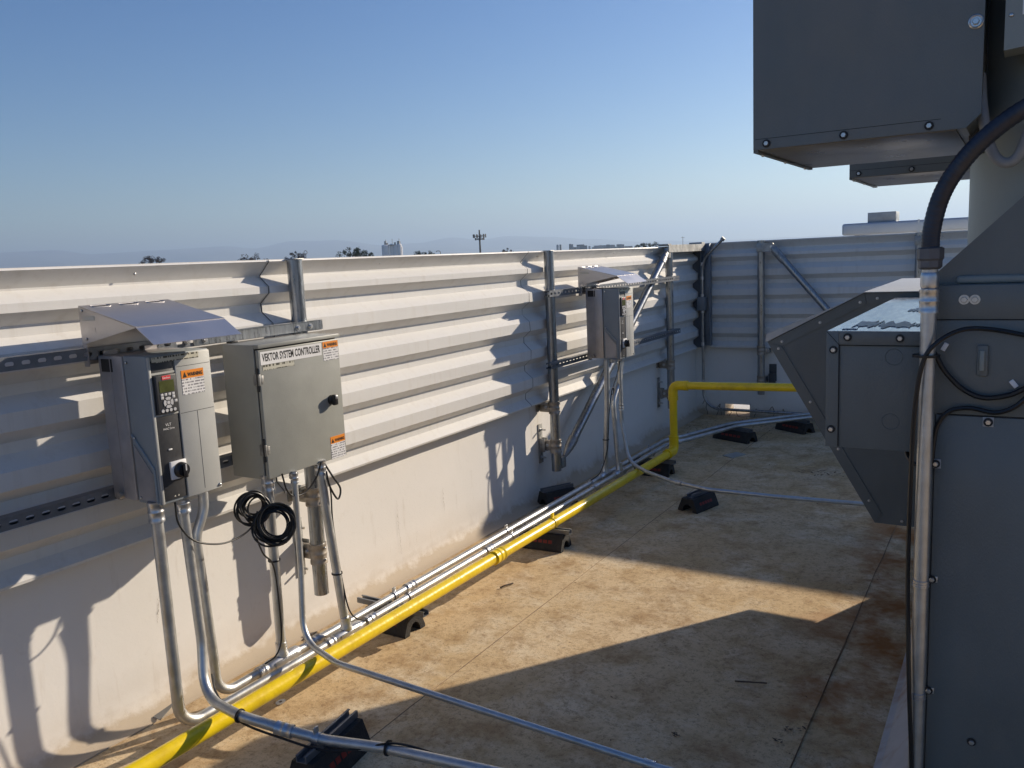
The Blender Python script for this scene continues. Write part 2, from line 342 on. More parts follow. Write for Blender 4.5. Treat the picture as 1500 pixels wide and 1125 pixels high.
# shared bolt: hex or pan head with washer, axis along -y (facing the camera side)
def bolt_mesh(name, rh, hh, rw, hw, wm, hexa=True):
    bm = bmesh.new(); add_sweep(bm, [(0, 0, 0), (0, -hw, 0)], rw, 18)
    nf = len(bm.faces)
    if hexa: add_sweep(bm, [(0, -hw, 0), (0, -hw-hh*0.8, 0), (0, -hw-hh, 0)], [rh, rh, rh*0.86], 6)
    else: add_sweep(bm, [(0, -hw, 0), (0, -hw-hh*0.5, 0), (0, -hw-hh*0.85, 0), (0, -hw-hh, 0)], [rh, rh*0.97, rh*0.75, rh*0.4], 14)
    bm.faces.ensure_lookup_table()
    for i, f in enumerate(bm.faces): f.material_index = 0 if i < nf else 1
    bmesh.ops.recalc_face_normals(bm, faces=bm.faces)
    me = bpy.data.meshes.new(name); bm.to_mesh(me); bm.free(); me.materials.append(wm); me.materials.append(M_BOLT)
    for p in me.polygons: p.use_smooth = True
    if hasattr(me, 'set_sharp_from_angle'): me.set_sharp_from_angle(angle=R(35))
    return me
BOLT_R = bolt_mesh('bolt', 0.0070, 0.006, 0.0115, 0.003, M_WASH)
BOLT_Z = bolt_mesh('bolt', 0.0085, 0.007, 0.013, 0.002, M_BOLT)
SCREW = bolt_mesh('screw', 0.0050, 0.004, 0.0065, 0.001, M_BOLT, False)
SCREW_K = bolt_mesh('screw', 0.0045, 0.003, 0.005, 0.001, M_BLK, False)
FACING = {'-y': (0, 0, 0), 'x': (0, 0, R(90)), '-x': (0, 0, R(-90)), 'z': (R(-90), 0, 0), '-z': (R(90), 0, 0), 'y': (0, 0, R(180))}
def bolt(me, p, facing, parent, name='bolt'):
    o = link(name, me, parent, loc=p); o.rotation_euler = FACING[facing]; return o
def copy_tree(o, parent=None, off=None):
    c = o.copy(); COL.objects.link(c)
    if parent is not None: c.parent = parent
    if off is not None: c.location = Vector(c.location)+Vector(off)
    for ch in list(o.children): copy_tree(ch, c)
    return c

# ================================================================== setting
XW, YB = -2.86, 8.33
roof = box('roof_deck', -3.16, 14, -9, 34, -8, -0.012, M_ROOF); roof['kind'] = 'structure'
def membrane(x0, x1, y0, y1, z, wob=0.004):
    bm = bmesh.new(); n = max(2, int((y1-y0)/0.35)); rows = []
    for i in range(n+1):
        y = y0+(y1-y0)*i/n; w0 = random.uniform(-wob, wob); w1 = random.uniform(-wob, wob)
        rows.append([bm.verts.new((x0+w0, y, -0.011)), bm.verts.new((x0+w0, y, z)), bm.verts.new((x1+w1, y, z)), bm.verts.new((x1+w1, y, -0.011))])
    for a, b in zip(rows, rows[1:]):
        for k in range(3): bm.faces.new((a[k], a[k+1], b[k+1], b[k]))
    bm.faces.new(rows[0]); bm.faces.new(rows[-1][::-1])
    bm2 = from_bm('membrane_sheet', bm, M_ROOF, None, base=(0, 0, 0)); bm2.parent = roof; bm2.location = -Vector(roof.location); return bm2
for x0, x1, y0, y1, z in ((-2.84, -1.954, -6, 5.362, 0.0000), (-2.84, -1.954, 5.358, 8.32, 0.0022), (-1.958, -0.588, -6, 8.32, 0.0028), (-0.593, 0.78, -6, 3.615, 0.0), (-0.592, 0.78, 3.611, 8.32, 0.0020), (0.775, 2.14, -6, 8.32, 0.0028), (2.135, 14, -6, 8.32, 0.0)):
    membrane(x0, x1, y0, y1, z)
for x, a, b_ in ((-1.953, -6, 8.3), (-0.586, -6, 8.3)):
    bm = bmesh.new(); n = 60; vs = []
    for i in range(n+1):
        y = a+(b_-a)*i/n; q = x+random.uniform(-.003, .003); hw = 0.0012+0.0022*random.random(); vs.append((bm.verts.new((q-hw, y, 0.0036)), bm.verts.new((q, y, 0.0046)), bm.verts.new((q+hw+0.0005, y, 0.0002))))
    for p, q in zip(vs, vs[1:]): bm.faces.new((p[0], p[1], q[1], q[0])); bm.faces.new((p[1], p[2], q[2], q[1]))
    sb = from_bm('seam_bead', bm, M_SEAM, None, base=(0, 0, 0)); sb.parent = roof; sb.location = -Vector(roof.location)
bm = bmesh.new(); add_prism(bm, [(-2.06, 6.635), (-1.96, 6.575), (-1.895, 6.735), (-1.99, 6.79)], 2, 0.004, 0.009)
pt = from_bm('membrane_patch', bm, mat('pale_patch', (0.42, 0.40, 0.35), 0.7, 0, 0.15, 10), None, base=(0, 0, 0)); pt.parent = roof; pt.location = -Vector(roof.location)
far_roof = box('far_roof_deck', -3.1, 14, 8.66, 33.9, -0.011, 0.004, mat('white_roof_coating', (0.66, 0.63, 0.57), 0.7, 0, 0.12, 2, dirt=(0.45, 0.38, 0.28), dscale=1.5)); far_roof['kind'] = 'structure'

# left upstand with a cove at its foot
bm = bmesh.new(); prof = [(-3.16, 0.95), (XW, 0.95), (XW, 0.13)]
for k in range(1, 9):
    a = math.pi/2*k/8; prof.append((XW+0.085-0.085*math.cos(a), 0.095-0.09*math.sin(a)))
prof += [(XW+0.085, -0.02), (-3.16, -0.02)]
n = 60; rows = []
for i in range(n+1):
    y = -5+(YB+0.3+5)*i/n; k = math.sin(i*1.7)*0.0025+random.uniform(-0.0015, 0.0015)
    rows.append([bm.verts.new((x+(k if 0.0 < z < 0.9 else 0), y, z)) for x, z in prof])
for a, b in zip(rows, rows[1:]):
    for k in range(len(prof)-1): bm.faces.new((a[k], a[k+1], b[k+1], b[k]))
bm.faces.new(rows[0]); bm.faces.new(rows[-1][::-1])
lw = from_bm('parapet_wall', bm, M_WALL, None, 'all'); lw.data.set_sharp_from_angle(angle=R(40))
tag(lw, 'long off-white parapet wall behind the yellow gas pipe with coved foot', 'wall')
M_CRACK = mat('hairline_crack', (0.30, 0.26, 0.21), 0.9)
def crack(y0, z0, y1, z1, seed):
    rnd = random.Random(seed); bm = bmesh.new(); n = 26; vs = []
    for k in range(n+1):
        t = k/n; y = y0+(y1-y0)*t+rnd.uniform(-.005, .005); z = z0+(z1-z0)*t; hw = rnd.uniform(0.0002, 0.0016)*math.sin(math.pi*(0.05+0.9*t)); vs.append([bm.verts.new((XW+0.0035, y-hw, z)), bm.verts.new((XW+0.0035, y+hw, z))])
    for a, b in zip(vs, vs[1:]): bm.faces.new((a[0], a[1], b[1], b[0]))
    o = from_bm('hairline_crack', bm, M_CRACK, None, base=(0, 0, 0)); o.parent = lw; o.location = -Vector(lw.location)
crack(3.397, 0.43, 3.406, 0.12, 1); crack(3.818, 0.396, 3.823, 0.24, 2); crack(1.92, 0.45, 1.90, 0.34, 3)
# back upstand with a scupper cut through it
back = thing('parapet_wall', 'short off-white parapet wall at the far end with a lit scupper hole', 'wall', (0, YB, 0))
bm = bmesh.new()
hole = [(-2.56, 0.006), (-2.56, 0.128), (-2.295, 0.128), (-2.295, 0.006)]
add_plate_holes(bm, [(XW+0.0, -0.01), (14, -0.01), (14, 0.95), (XW+0.0, 0.95)], [hole], lambda u, v: (u, YB, v), (0, 1, 0), 0.32)
from_bm('wall_face', bm, M_WALL, back)
bm = bmesh.new()
for a, b in (((-2.56, 0.128), (-2.295, 0.128)), ((-2.56, 0.006), (-2.56, 0.128)), ((-2.295, 0.006), (-2.295, 0.128))):
    x0, x1 = min(a[0], b[0])-0.006, max(a[0], b[0])+0.006; z0, z1 = min(a[1], b[1])-0.003, max(a[1], b[1])+0.006
    add_box(bm, x0, x1, YB-0.003, YB+0.03, z0, z1)
from_bm('scupper_frame', bm, M_WALL, back)
box('joint_line', -1.552, -1.548, YB-0.0015, YB, 0.02, 0.72, mat('joint_grey', (0.45, 0.42, 0.38), 0.7), back)
# roots and dead vines at the foot of the far wall
for k, (x, h) in enumerate(((-2.74, 0.15), (-2.64, 0.10), (-2.585, 0.12), (-2.50, 0.07), (-2.42, 0.08), (-2.25, 0.09), (-2.05, 0.12), (-1.98, 0.10))):
    p = [(x+random.uniform(-.008, .008)+0.004*i*(1 if k % 2 else -1), YB-0.014+random.uniform(-.006, .004), h*i/4) for i in range(5)]
    p.append((p[-1][0]+0.022*(1 if k % 2 else -1), YB-0.025, h*0.75))
    o = cable('dead_vine', p, 0.0026, M_TWIG, None, 6)
    tag(o, ['thin dead vine climbing the far parapet wall in its left corner', 'dead vine hooking up the far wall beside the corner conduit', 'dead vine just left of the lit scupper hole', 'dead vine under the left edge of the lit scupper hole', 'short dead vine under the middle of the lit scupper hole', 'dead vine just right of the lit scupper hole', 'dead vine on the far wall below the clamped steel post', 'rightmost dead vine on the far parapet wall'][k], 'vine', 'dead vines along the far wall')

# ---------------------------------------------------------------- corrugated screens
def siding_profile():
    # (depth in front of the valley, height), from the top edge down
    D = 0.056; p = [(D+0.004, 1.740), (D+0.008, 1.734), (0.002, 1.676), (0.002, 1.668), (D, 1.628)]
    for k in range(5):
        zc = 1.577-0.19*k
        p += [(D, zc+0.022), (0, zc-0.022), (0, zc-0.060)]
        if k < 4: p.append((D, zc-0.108))
    p += [(D*0.8, 0.716), (D*0.75, 0.706)]
    return p
PROF = siding_profile()
def siding(parent, a0, a1, to3, off, name='siding_sheet', m=None):
    bm = bmesh.new(); n = max(1, int((a1-a0)/0.6)); rows = []
    for i in range(n+1):
        a = a0+(a1-a0)*i/n; rows.append([bm.verts.new(to3(a, d+off+random.uniform(-.0008, .0008), z)) for d, z in PROF])
    for r0, r1 in zip(rows, rows[1:]):
        for k in range(len(PROF)-1): bm.faces.new((r0[k], r0[k+1], r1[k+1], r1[k]))
    o = from_bm(name, bm, m or M_SHEET, parent)
    md = o.modifiers.new('gauge', 'SOLIDIFY'); md.thickness = 0.0012; md.offset = 0
    return o
XV = -2.832
scrL = thing('corrugated_screen', 'long cream corrugated metal screen along the left above the parapet', 'screen', (XV, 2, 0.7))
for a0, a1, off in ((-4.5, 2.556, 0.0), (2.550, 4.782, 0.004), (4.776, 8.24, 0.0)): siding(scrL, a0, a1, lambda a, d, z: (XV+d, a, z), off)
M_LAP = mat('lap_gap_dark', (0.10, 0.095, 0.085), 0.8)  # dark strip standing in for the shadowed gap at each sheet lap
for y in (2.5475, 4.7735): siding(scrL, y-0.0018, y+0.0018, lambda a, d, z: (XV+d, a+0.006*math.sin(z*23), z), 0.0052, 'lap_edge', M_LAP)
boxes('top_flashing', [(-2.90, XV+0.061, -4.5, 8.24, 1.7395, 1.742)], M_SHEET, scrL)
boxes('rear_rail', [(-2.90, -2.856, -4.5, 8.2, 0.95, 1.00), (-2.90, -2.86, -4.5, 8.2, 1.60, 1.66)], M_GALV2, scrL)
for y in (1.93, 3.32, 4.95, 6.2, 7.0): bolt(SCREW_K, (XV+0.036, y, 1.706), 'x', scrL, 'screw')
YV = 8.312
scrB = thing('corrugated_screen', 'shaded corrugated metal screen across the far end of the roof', 'screen', (0, YV, 0.7))
for a0, a1, off in ((-2.865, 3.2, 0.0), (3.19, 13, 0.004)): siding(scrB, a0, a1, lambda a, d, z: (a, YV-d, z+0.02), off)
boxes('top_flashing', [(-2.72, 13, YV-0.064, YV+0.08, 1.7605, 1.764)], M_SHEET, scrB)
box('bottom_trim', -2.70, 13, YV-0.060, YV-0.045, 0.716, 0.730, M_SHEET, scrB)
box('rear_rail', -2.7, 13, YV+0.005, YV+0.05, 0.955, 1.0, M_GALV2, scrB)
for x in (-1.9, -1.2, -0.6): bolt(SCREW_K, (x, YV-0.036, 1.722), '-y', scrB, 'screw')
# end closure of the left sheets in the corner
box('corner_closure', -2.86, -2.748, 8.18, 8.262, 0.72, 1.76, mat('dark_closure', (0.10, 0.11, 0.13), 0.6), scrB)

# ---------------------------------------------------------------- posts
XP = -2.735; PR = 0.034
def post(y, zb, label):
    t = thing('screen_post', label, 'post', (XP, y, zb), 'steel posts along the left screen')
    cyl('pipe', (XP, y, zb), (XP, y, 1.738), PR, M_GALV, t, 20)
    boxes('post_cap', [(XP-0.03, XP+0.03, y-0.03, y+0.03, 1.738, 1.7425)], M_GALV2, t, 0.002)
    for z, h in ((0.665, 0.085), (0.392, 0.095)):
        c = ring('clamp_collar', (XP, y, z), (0, 0, 1), PR+0.0005, PR+0.006, h, M_TAN, t, 20)
        boxes('clamp_arm', [(XW+0.012, XP-0.02, y-0.0075, y+0.0075, z-0.036, z+0.036)], M_TAN, c, 0.002)
        for dz in (-0.028, 0.028): bolt(SCREW, (XP+PR+0.005, y+0.004, z+dz), 'x', c, 'screw')
        bolt(BOLT_Z, (XP-0.065, y-0.0075, z), '-y', c)
    pl = boxes('wall_plate', [(XW-0.002, XW+0.006, y-0.027, y+0.027, 0.26, 0.54)], M_GALV2, t, 0.001)
    boxes('plate_ear', [(XW+0.006, XW+0.05, y-0.024, y-0.018, 0.345, 0.44), (XW+0.006, XW+0.05, y+0.018, y+0.024, 0.345, 0.44)], M_GALV2, pl, 0.001)
    for z in (0.30, 0.50):
        b = cyl('anchor_bolt', (XW+0.006, y, z), (XW+0.045, y, z), 0.006, M_BOLT, pl, 8); bolt(BOLT_Z, (XW+0.006, y, z), 'x', pl)
    boxes('sill_bracket', [(XW-0.0, XP-0.03, y-0.045, y+0.02, 0.688, 0.700), (XW, XW+0.01, y-0.045, y+0.02, 0.635, 0.69)], M_GALV2, t, 0.001)
    return t
post(2.672, 0.195, 'galvanised steel post behind the control cabinet lettered VEKTOR')
post(5.0, 0.215, 'galvanised steel post just left of the farther drive box')
post(7.265, 0.255, 'galvanised steel post nearest the far corner, behind the yellow riser')
br = thing('diagonal_brace', 'slanting galvanised pipe brace passing behind the farther drive box', 'brace', (XP, 5.10, 0.28))
a, b = Vector((XP+0.012, 5.125, 0.31)), Vector((XP+0.012, 7.165, 1.682)); d = (b-a).normalized()
cyl('pipe', a+d*0.06, b-d*0.06, 0.033, M_GALV, br, 18)
for p, s in ((a, 1), (b, -1)):
    q = p+d*s*0.10
    bm = bmesh.new(); add_sweep(bm, [p-d*s*0.03, p+d*s*0.01, q, q+d*s*0.05], [0.012, 0.024, 0.037, 0.037], 14); e = from_bm('end_clevis', bm, M_GALV2, br, True)
    for k in (0.0, 0.03): bolt(SCREW, q+d*s*k+Vector((0.032, 0, 0)), 'x', e, 'screw')
boxes('clevis_lug', [(XP-0.01, XP+0.03, 5.03, 5.09, 0.225, 0.30)], M_GALV2, br, 0.003)
boxes('post_lug', [(XP-0.01, XP+0.03, 7.17, 7.24, 1.64, 1.73)], M_GALV2, br, 0.003)
# top angle spanning the last bay to the corner
box_a = boxes('corner_angle', [(-2.80, -2.70, 7.18, 8.18, 1.748, 1.757), (-2.708, -2.70, 7.18, 8.18, 1.69, 1.748), (-2.83, -2.70, 7.16, 7.24, 1.757, 1.766), (-2.83, -2.70, 8.08, 8.17, 1.757, 1.775)], M_GALV2, None)
tag(box_a, 'weathered steel angle bridging the screen top to the far corner', 'bracket')
# posts on the back screen
def back_post(x, label, arm=True):
    t = thing('screen_post', label, 'post', (x, 8.205, 0.26), 'steel posts along the far screen')
    cyl('pipe', (x, 8.205, 0.26), (x, 8.205, 1.765), PR, M_GALV, t, 18)
    for z in (0.70, 0.40): ring('clamp_collar', (x, 8.205, z), (0, 0, 1), PR+0.0005, PR+0.006, 0.09, M_TAN, t, 18)
    boxes('top_saddle', [(x-0.036, x+0.036, 8.168, 8.243, 1.655, 1.735)], M_GALV2, t, 0.004)
    boxes('clamp_arm', [(x+0.02, x+0.036, 8.21, YB+0.002, 0.37, 0.43), (x+0.02, x+0.075, 8.21, YB-0.03, 0.67, 0.72)], M_GALV2, t, 0.002)
    boxes('wall_plate', [(x+0.05, x+0.12, YB-0.010, YB+0.002, 0.38, 0.55)], mat('dark_plate', (0.08, 0.085, 0.09), 0.6, 0.3), t, 0.002)
    boxes('stand_off', [(x+0.055, x+0.115, YB-0.06, YB-0.010, 0.36, 0.46)], mat('dark_plate', (0.08, 0.085, 0.09), 0.6, 0.3), t, 0.004)
    return t
back_post(-2.155, 'galvanised post on the far screen carrying a slanting brace')
back_post(-0.775, 'galvanised post on the far screen beside the dark flexible conduit')
br = thing('diagonal_brace', 'slanting galvanised brace on the shaded far screen', 'brace', (-2.08, 8.19, 1.70))
a, b = Vector((-2.05, 8.17, 1.705)), Vector((-0.83, 8.17, 0.26)); d = (b-a).normalized()
cyl('pipe', a+d*0.08, b, 0.033, M_GALV, br, 18)
bm = bmesh.new(); add_sweep(bm, [a-d*0.01, a+d*0.02, a+d*0.07, a+d*0.19], [0.018, 0.032, 0.038, 0.038], 14); e = from_bm('end_clevis', bm, M_GALV2, br, True)
for k in (0.10, 0.15): bolt(SCREW, a+d*k+Vector((0, -0.034, 0)), '-y', e, 'screw')
bm = bmesh.new(); add_prism(bm, [(-2.13, 1.655), (-2.13, 1.735), (-2.03, 1.735), (-2.005, 1.70), (-2.03, 1.655)], 1, 8.145, 8.16); lug = from_bm('brace_lug', bm, M_GALV2, br)
bolt(BOLT_Z, (-2.045, 8.145, 1.70), '-y', lug)
# corner post, conduit and junction box
cp = boxes('corner_channel', [(-2.735, -2.655, 8.19, 8.245, 0.74, 1.76), (-2.745, -2.735, 8.16, 8.245, 0.74, 1.755), (-2.66, -2.652, 8.165, 8.19, 0.74, 1.755)], mat('dull_channel', (0.22, 0.25, 0.29), 0.5, 0.6, 0.2, 14), None, 0.001)
tag(cp, 'dull steel corner channel where the two screens meet', 'post')
cc = thing('conduit', 'thin upright conduit in the far corner with a small junction box', 'conduit', (-2.72, 8.15, 0.08), 'electrical conduits')
tube('pipe', [(-2.50, 8.13, 1.80), (-2.69, 8.14, 1.62), (-2.722, 8.15, 1.50), (-2.722, 8.15, 1.24)], 0.014, M_GALV, cc, 0.10)
tube('pipe', [(-2.722, 8.15, 1.10), (-2.722, 8.15, 0.10), (-1.3, 8.12, 0.10), (-0.2, 8.1, 0.10)], 0.014, M_GALV, cc, 0.17)
jb = box('junction_box', -2.762, -2.682, 8.10, 8.185, 1.10, 1.235, mat('box_grey', (0.20, 0.215, 0.235), 0.5, 0.3), cc, 0.004)
for z in (1.245, 1.09, 1.42, 1.56, 0.76, 0.38): ring('conduit_coupling', (-2.722, 8.15, z), (0, 0, 1), 0.0142, 0.019, 0.032, M_FIT, cc)
ring('weather_cap', (-2.505, 8.13, 1.795), (0.7, 0, 0.7), 0.0142, 0.022, 0.03, M_GALV2, cc)

# ---------------------------------------------------------------- slotted struts
def strut(y0, y1, z, label, xf=-2.663, group='slotted struts carrying the boxes'):
    H = 0.0206; W = 0.041; bm = bmesh.new(); n = max(1, int((y1-y0)/0.0508)); q = (y1-y0)/n
    for i in range(n):
        c = y0+(i+0.5)*q
        add_plate_holes(bm, [(c-q/2, z-H), (c+q/2, z-H), (c+q/2, z+H), (c-q/2, z+H)], [slot(c, z, 0.029, 0.0143)], lambda u, v: (xf, u, v), (-1, 0, 0), 0.0025)
    o = None
    t = thing('slotted_strut', label, 'strut', (xf-W, y0, z-H), group)
    from_bm('slotted_web', bm, M_STRUT, t)
    boxes('channel_flange', [(xf-W, xf-0.0026, y0, y1, z+H-0.0025, z+H), (xf-W, xf-0.0026, y0, y1, z-H, z-H+0.0025), (xf-W-0.0, xf-W+0.002, y0, y1, z+H-0.011, z+H-0.0026), (xf-W-0.0, xf-W+0.002, y0, y1, z-H+0.0026, z-H+0.011)], M_STRUT, t)
    return t
M_STRUT = mat('strut_zinc', (0.20, 0.215, 0.24), 0.42, 0.6, 0.15, 20)
t = strut(-0.6, 2.735, 1.446, 'upper slotted strut behind the nearer drive and the cabinet')
boxes('splice_plate', [(-2.662, -2.657, 2.05, 2.735, 1.428, 1.465), (-2.69, -2.657, 2.05, 2.735, 1.4665, 1.469)], M_GALV, t)
for y in (2.02, 2.10, 2.585, 2.66): bolt(BOLT_Z, (-2.657, y, 1.446), 'x', t)
t = strut(-0.6, 2.735, 0.955, 'lower slotted strut behind the nearer drive and the cabinet')
t = strut(4.862, 7.33, 1.456, 'upper slotted strut behind the farther drive box')
t = strut(4.85, 7.34, 0.975, 'lower slotted strut behind the farther drive box')

# ---------------------------------------------------------------- motor drives
def make_drive(label):
    y0, y1, z0, z1, xb, xf = 1.664, 1.910, 0.940, 1.440, -2.655, -2.406; xm = -2.525
    t = thing('motor_drive', label, 'drive box', (xb, y0, z0), 'motor drives on the struts')
    ch = box('chassis', xb, xm-0.002, y0-0.004, y1+0.004, z0+0.006, z1-0.002, M_DRVM, t, 0.003)
    boxes('bend_line', [(xm-0.066, xm-0.062, y0-0.0065, y0-0.004, z0+0.01, z1-0.01)], M_DRVM, ch)
    boxes('mounting_foot', [(xb-0.0075, xb, y0+0.02, y0+0.07, z1-0.01, z1+0.012), (xb-0.0075, xb, y1-0.07, y1-0.02, z1-0.01, z1+0.012), (xb-0.0075, xb, y0+0.02, y0+0.07, z0-0.012, z0+0.012), (xb-0.0075, xb, y1-0.07, y1-0.02, z0-0.012, z0+0.012)], M_DRVM, ch)
    bm = bmesh.new(); add_sweep(bm, [(xb+0.05, y0-0.004, z0+0.02), (xb+0.05, y0-0.022, z0+0.02)], 0.013, 14); from_bm('knockout_plug', bm, M_TAN, ch, True)
    box('lifting_recess', xb+0.018, xb+0.075, y0-0.0062, y0-0.004, z1-0.055, z1-0.012, M_BLK, ch, 0.0)
    bd = box('body', xm, xf, y0, y1, z0, z1, M_DRVS, t, 0.005, 3)
    # side tray with a slanting shoulder
    sh = [(xm+0.012, z0+0.012), (xm+0.012, z0+0.20), (xf-0.022, z0+0.105), (xf-0.022, z0+0.012)]
    prism('side_tray', sh, 1, y0-0.0025, y0+0.002, M_DRVM, bd)
    tube('tray_rib', [(xm+0.006, y0-0.003, z0+0.235), (xf-0.012, y0-0.003, z0+0.125), (xf-0.012, y0-0.003, z0+0.01)], 0.0045, M_DRVS, bd, 0.012, 8)
    for z in (z1-0.022, z0+0.225, z0+0.02): bolt(SCREW_K, (xm+0.02, y0-0.003, z), '-y', bd, 'screw')
    # front cover
    cv = box('front_cover', xf, xf+0.008, y0+0.102, y1-0.002, z0+0.004, z1-0.004, M_DRV, t, 0.0025)
    boxes('edge_strip', [(xf, xf+0.007, y0+0.002, y0+0.012, z0+0.004, z1-0.004)], M_DRV, t, 0.002)
    boxes('cover_seam', [(xf+0.0075, xf+0.0084, y0+0.106, y1-0.006, z0+0.294, z0+0.2955), (xf+0.0075, xf+0.0084, y0+0.106, y1-0.006, z0+0.452, z0+0.4534), (xf+0.0075, xf+0.0084, y0+0.171, y0+0.1725, z0+0.02, z0+0.293)], M_CHAR, cv)
    bolt(SCREW, (xf+0.008, y1-0.012, z0+0.016), 'x', cv, 'screw')
    dk = box('dark_fascia', xf, xf+0.004, y0+0.014, y0+0.100, z0+0.012, z1-0.018, M_CHAR, t, 0.001)
    boxes('fascia_divider', [(xf+0.003, xf+0.0055, y0+0.013, y0+0.101, z0+0.298, z0+0.304), (xf+0.003, xf+0.0055, y0+0.013, y0+0.101, z0+0.436, z0+0.443)], M_DRV, t)
    kp = box('keypad', xf+0.004, xf+0.016, y0+0.017, y0+0.097, z0+0.305, z0+0.434, M_CHAR, t, 0.004, 3)
    xk = xf+0.016
    lg = box('badge', xk, xk+0.001, y0+0.042, y0+0.074, z0+0.418, z0+0.431, M_REDL, kp)
    text('badge_lettering', 'Danfoss', 0.01, (xk+0.0013, y0+0.044, z0+0.421), (0, 1, 0), (0, 0, 1), M_WHT, lg, 0.028, 0.0, 0.007)
    box('screen', xk, xk+0.0008, y0+0.029, y0+0.085, z0+0.377, z0+0.415, M_LCD, kp)
    for i in range(4): box('key', xk-0.001, xk+0.002, y0+0.030+i*0.0142, y0+0.0405+i*0.0142, z0+0.364, z0+0.373, M_KEY, kp, 0.0012)
    for i in range(4):
        bm = bmesh.new(); add_sweep(bm, [(xk-0.001, y0+0.033+i*0.0152, z0+0.316), (xk+0.0022, y0+0.033+i*0.0152, z0+0.316)], 0.0055, 14); from_bm('key', bm, M_KEY, kp, True)
    cy, cz = y0+0.057, z0+0.3415
    bm = bmesh.new(); add_sweep(bm, [(xk-0.001, cy, cz), (xk+0.0024, cy, cz)], 0.0062, 14); from_bm('key', bm, M_KEY, kp, True)
    for k in range(4):
        a0 = math.pi/2*k+R(8); a1 = math.pi/2*(k+1)-R(8); bm = bmesh.new(); pts = []
        for s in range(6): a = a0+(a1-a0)*s/5-math.pi/4; pts.append((cy+0.0185*math.cos(a), cz+0.0185*math.sin(a)))
        for s in range(6): a = a1-(a1-a0)*s/5-math.pi/4; pts.append((cy+0.0090*math.cos(a), cz+0.0090*math.sin(a)))
        add_prism(bm, pts, 0, xk-0.001, xk+0.002); from_bm('key', bm, M_KEY, kp)
    for dy, dz in ((-0.0215, 0.017), (0.0215, 0.017), (0.0285, 0.002)): box('key', xk-0.001, xk+0.0018, cy+dy-0.0055, cy+dy+0.0055, cz+dz-0.0045, cz+dz+0.0045, M_KEY, kp, 0.001)
    text('drive_lettering', 'VLT', 0.01, (xf+0.0045, y0+0.045, z0+0.262), (0, 1, 0), (0, 0, 1), M_WHT, dk, 0.022, 0.0, 0.009)
    text('drive_lettering', 'HVAC Drive', 0.01, (xf+0.0045, y0+0.036, z0+0.2495), (0, 1, 0), (0, 0, 1), M_WHT, dk, 0.042, 0.0, 0.007)
    for dy in (0.050, 0.064): prism('hazard_mark', [(y0+dy, z0+0.020), (y0+dy+0.007, z0+0.020), (y0+dy+0.0035, z0+0.026)], 0, xf+0.0042, xf+0.0046, M_CREAM, dk)
    box('status_lens', xf+0.004, xf+0.007, y0+0.046, y0+0.060, z0+0.180, z0+0.185, M_WHT, dk, 0.001)
    sw = box('switch_plate', xf+0.004, xf+0.014, y0+0.042, y0+0.104, z0+0.079, z0+0.141, M_WHT, t, 0.003)
    bm = bmesh.new(); add_sweep(bm, [(xf+0.014, y0+0.078, z0+0.108), (xf+0.030, y0+0.078, z0+0.108), (xf+0.034, y0+0.078, z0+0.108)], [0.027, 0.025, 0.021], 22); kn = from_bm('switch_knob', bm, M_BLK, sw, True)
    box('knob_grip', xf+0.034, xf+0.044, y0+0.070, y0+0.086, z0+0.083, z0+0.133, M_BLK, sw, 0.004)
    box('knob_mark', xf+0.044, xf+0.0445, y0+0.0755, y0+0.0800, z0+0.108, z0+0.130, M_KEY, sw)
    # labels
    xl = xf+0.0085
    box('tape_label', xl-0.001, xl+0.0006, y0+0.016, y0+0.198, z1-0.025, z1-0.006, M_PRINTC, t)
    wl = box('warning_label', xl-0.001, xl+0.0004, y0+0.122, y0+0.211, z0+0.354, z0+0.409, M_PRINT, t)
    box('orange_band', xl-0.001, xl+0.0006, y0+0.122, y0+0.211, z0+0.4092, z0+0.437, M_ORG, wl)
    prism('warning_triangle', [(y0+0.127, z0+0.413), (y0+0.143, z0+0.413), (y0+0.135, z0+0.431)], 0, xl+0.0003, xl+0.0011, M_INK, wl)
    text('warning_lettering', 'WARNING', 0.01, (xl+0.001, y0+0.146, z0+0.415), (0, 1, 0), (0, 0, 1), M_INK, wl, 0.060, 0.0004, 0.013)
    # hubs under the box
    for dy, xx in ((0.008, -2.45), (0.112, -2.45), (0.205, -2.50)): ring('conduit_hub', (xx, y0+dy, z0-0.010), (0, 0, 1), 0.012, 0.025, 0.024, M_FIT, t)
    return t
d1 = make_drive('nearer grey motor drive with keypad and rotary switch beside the cabinet')
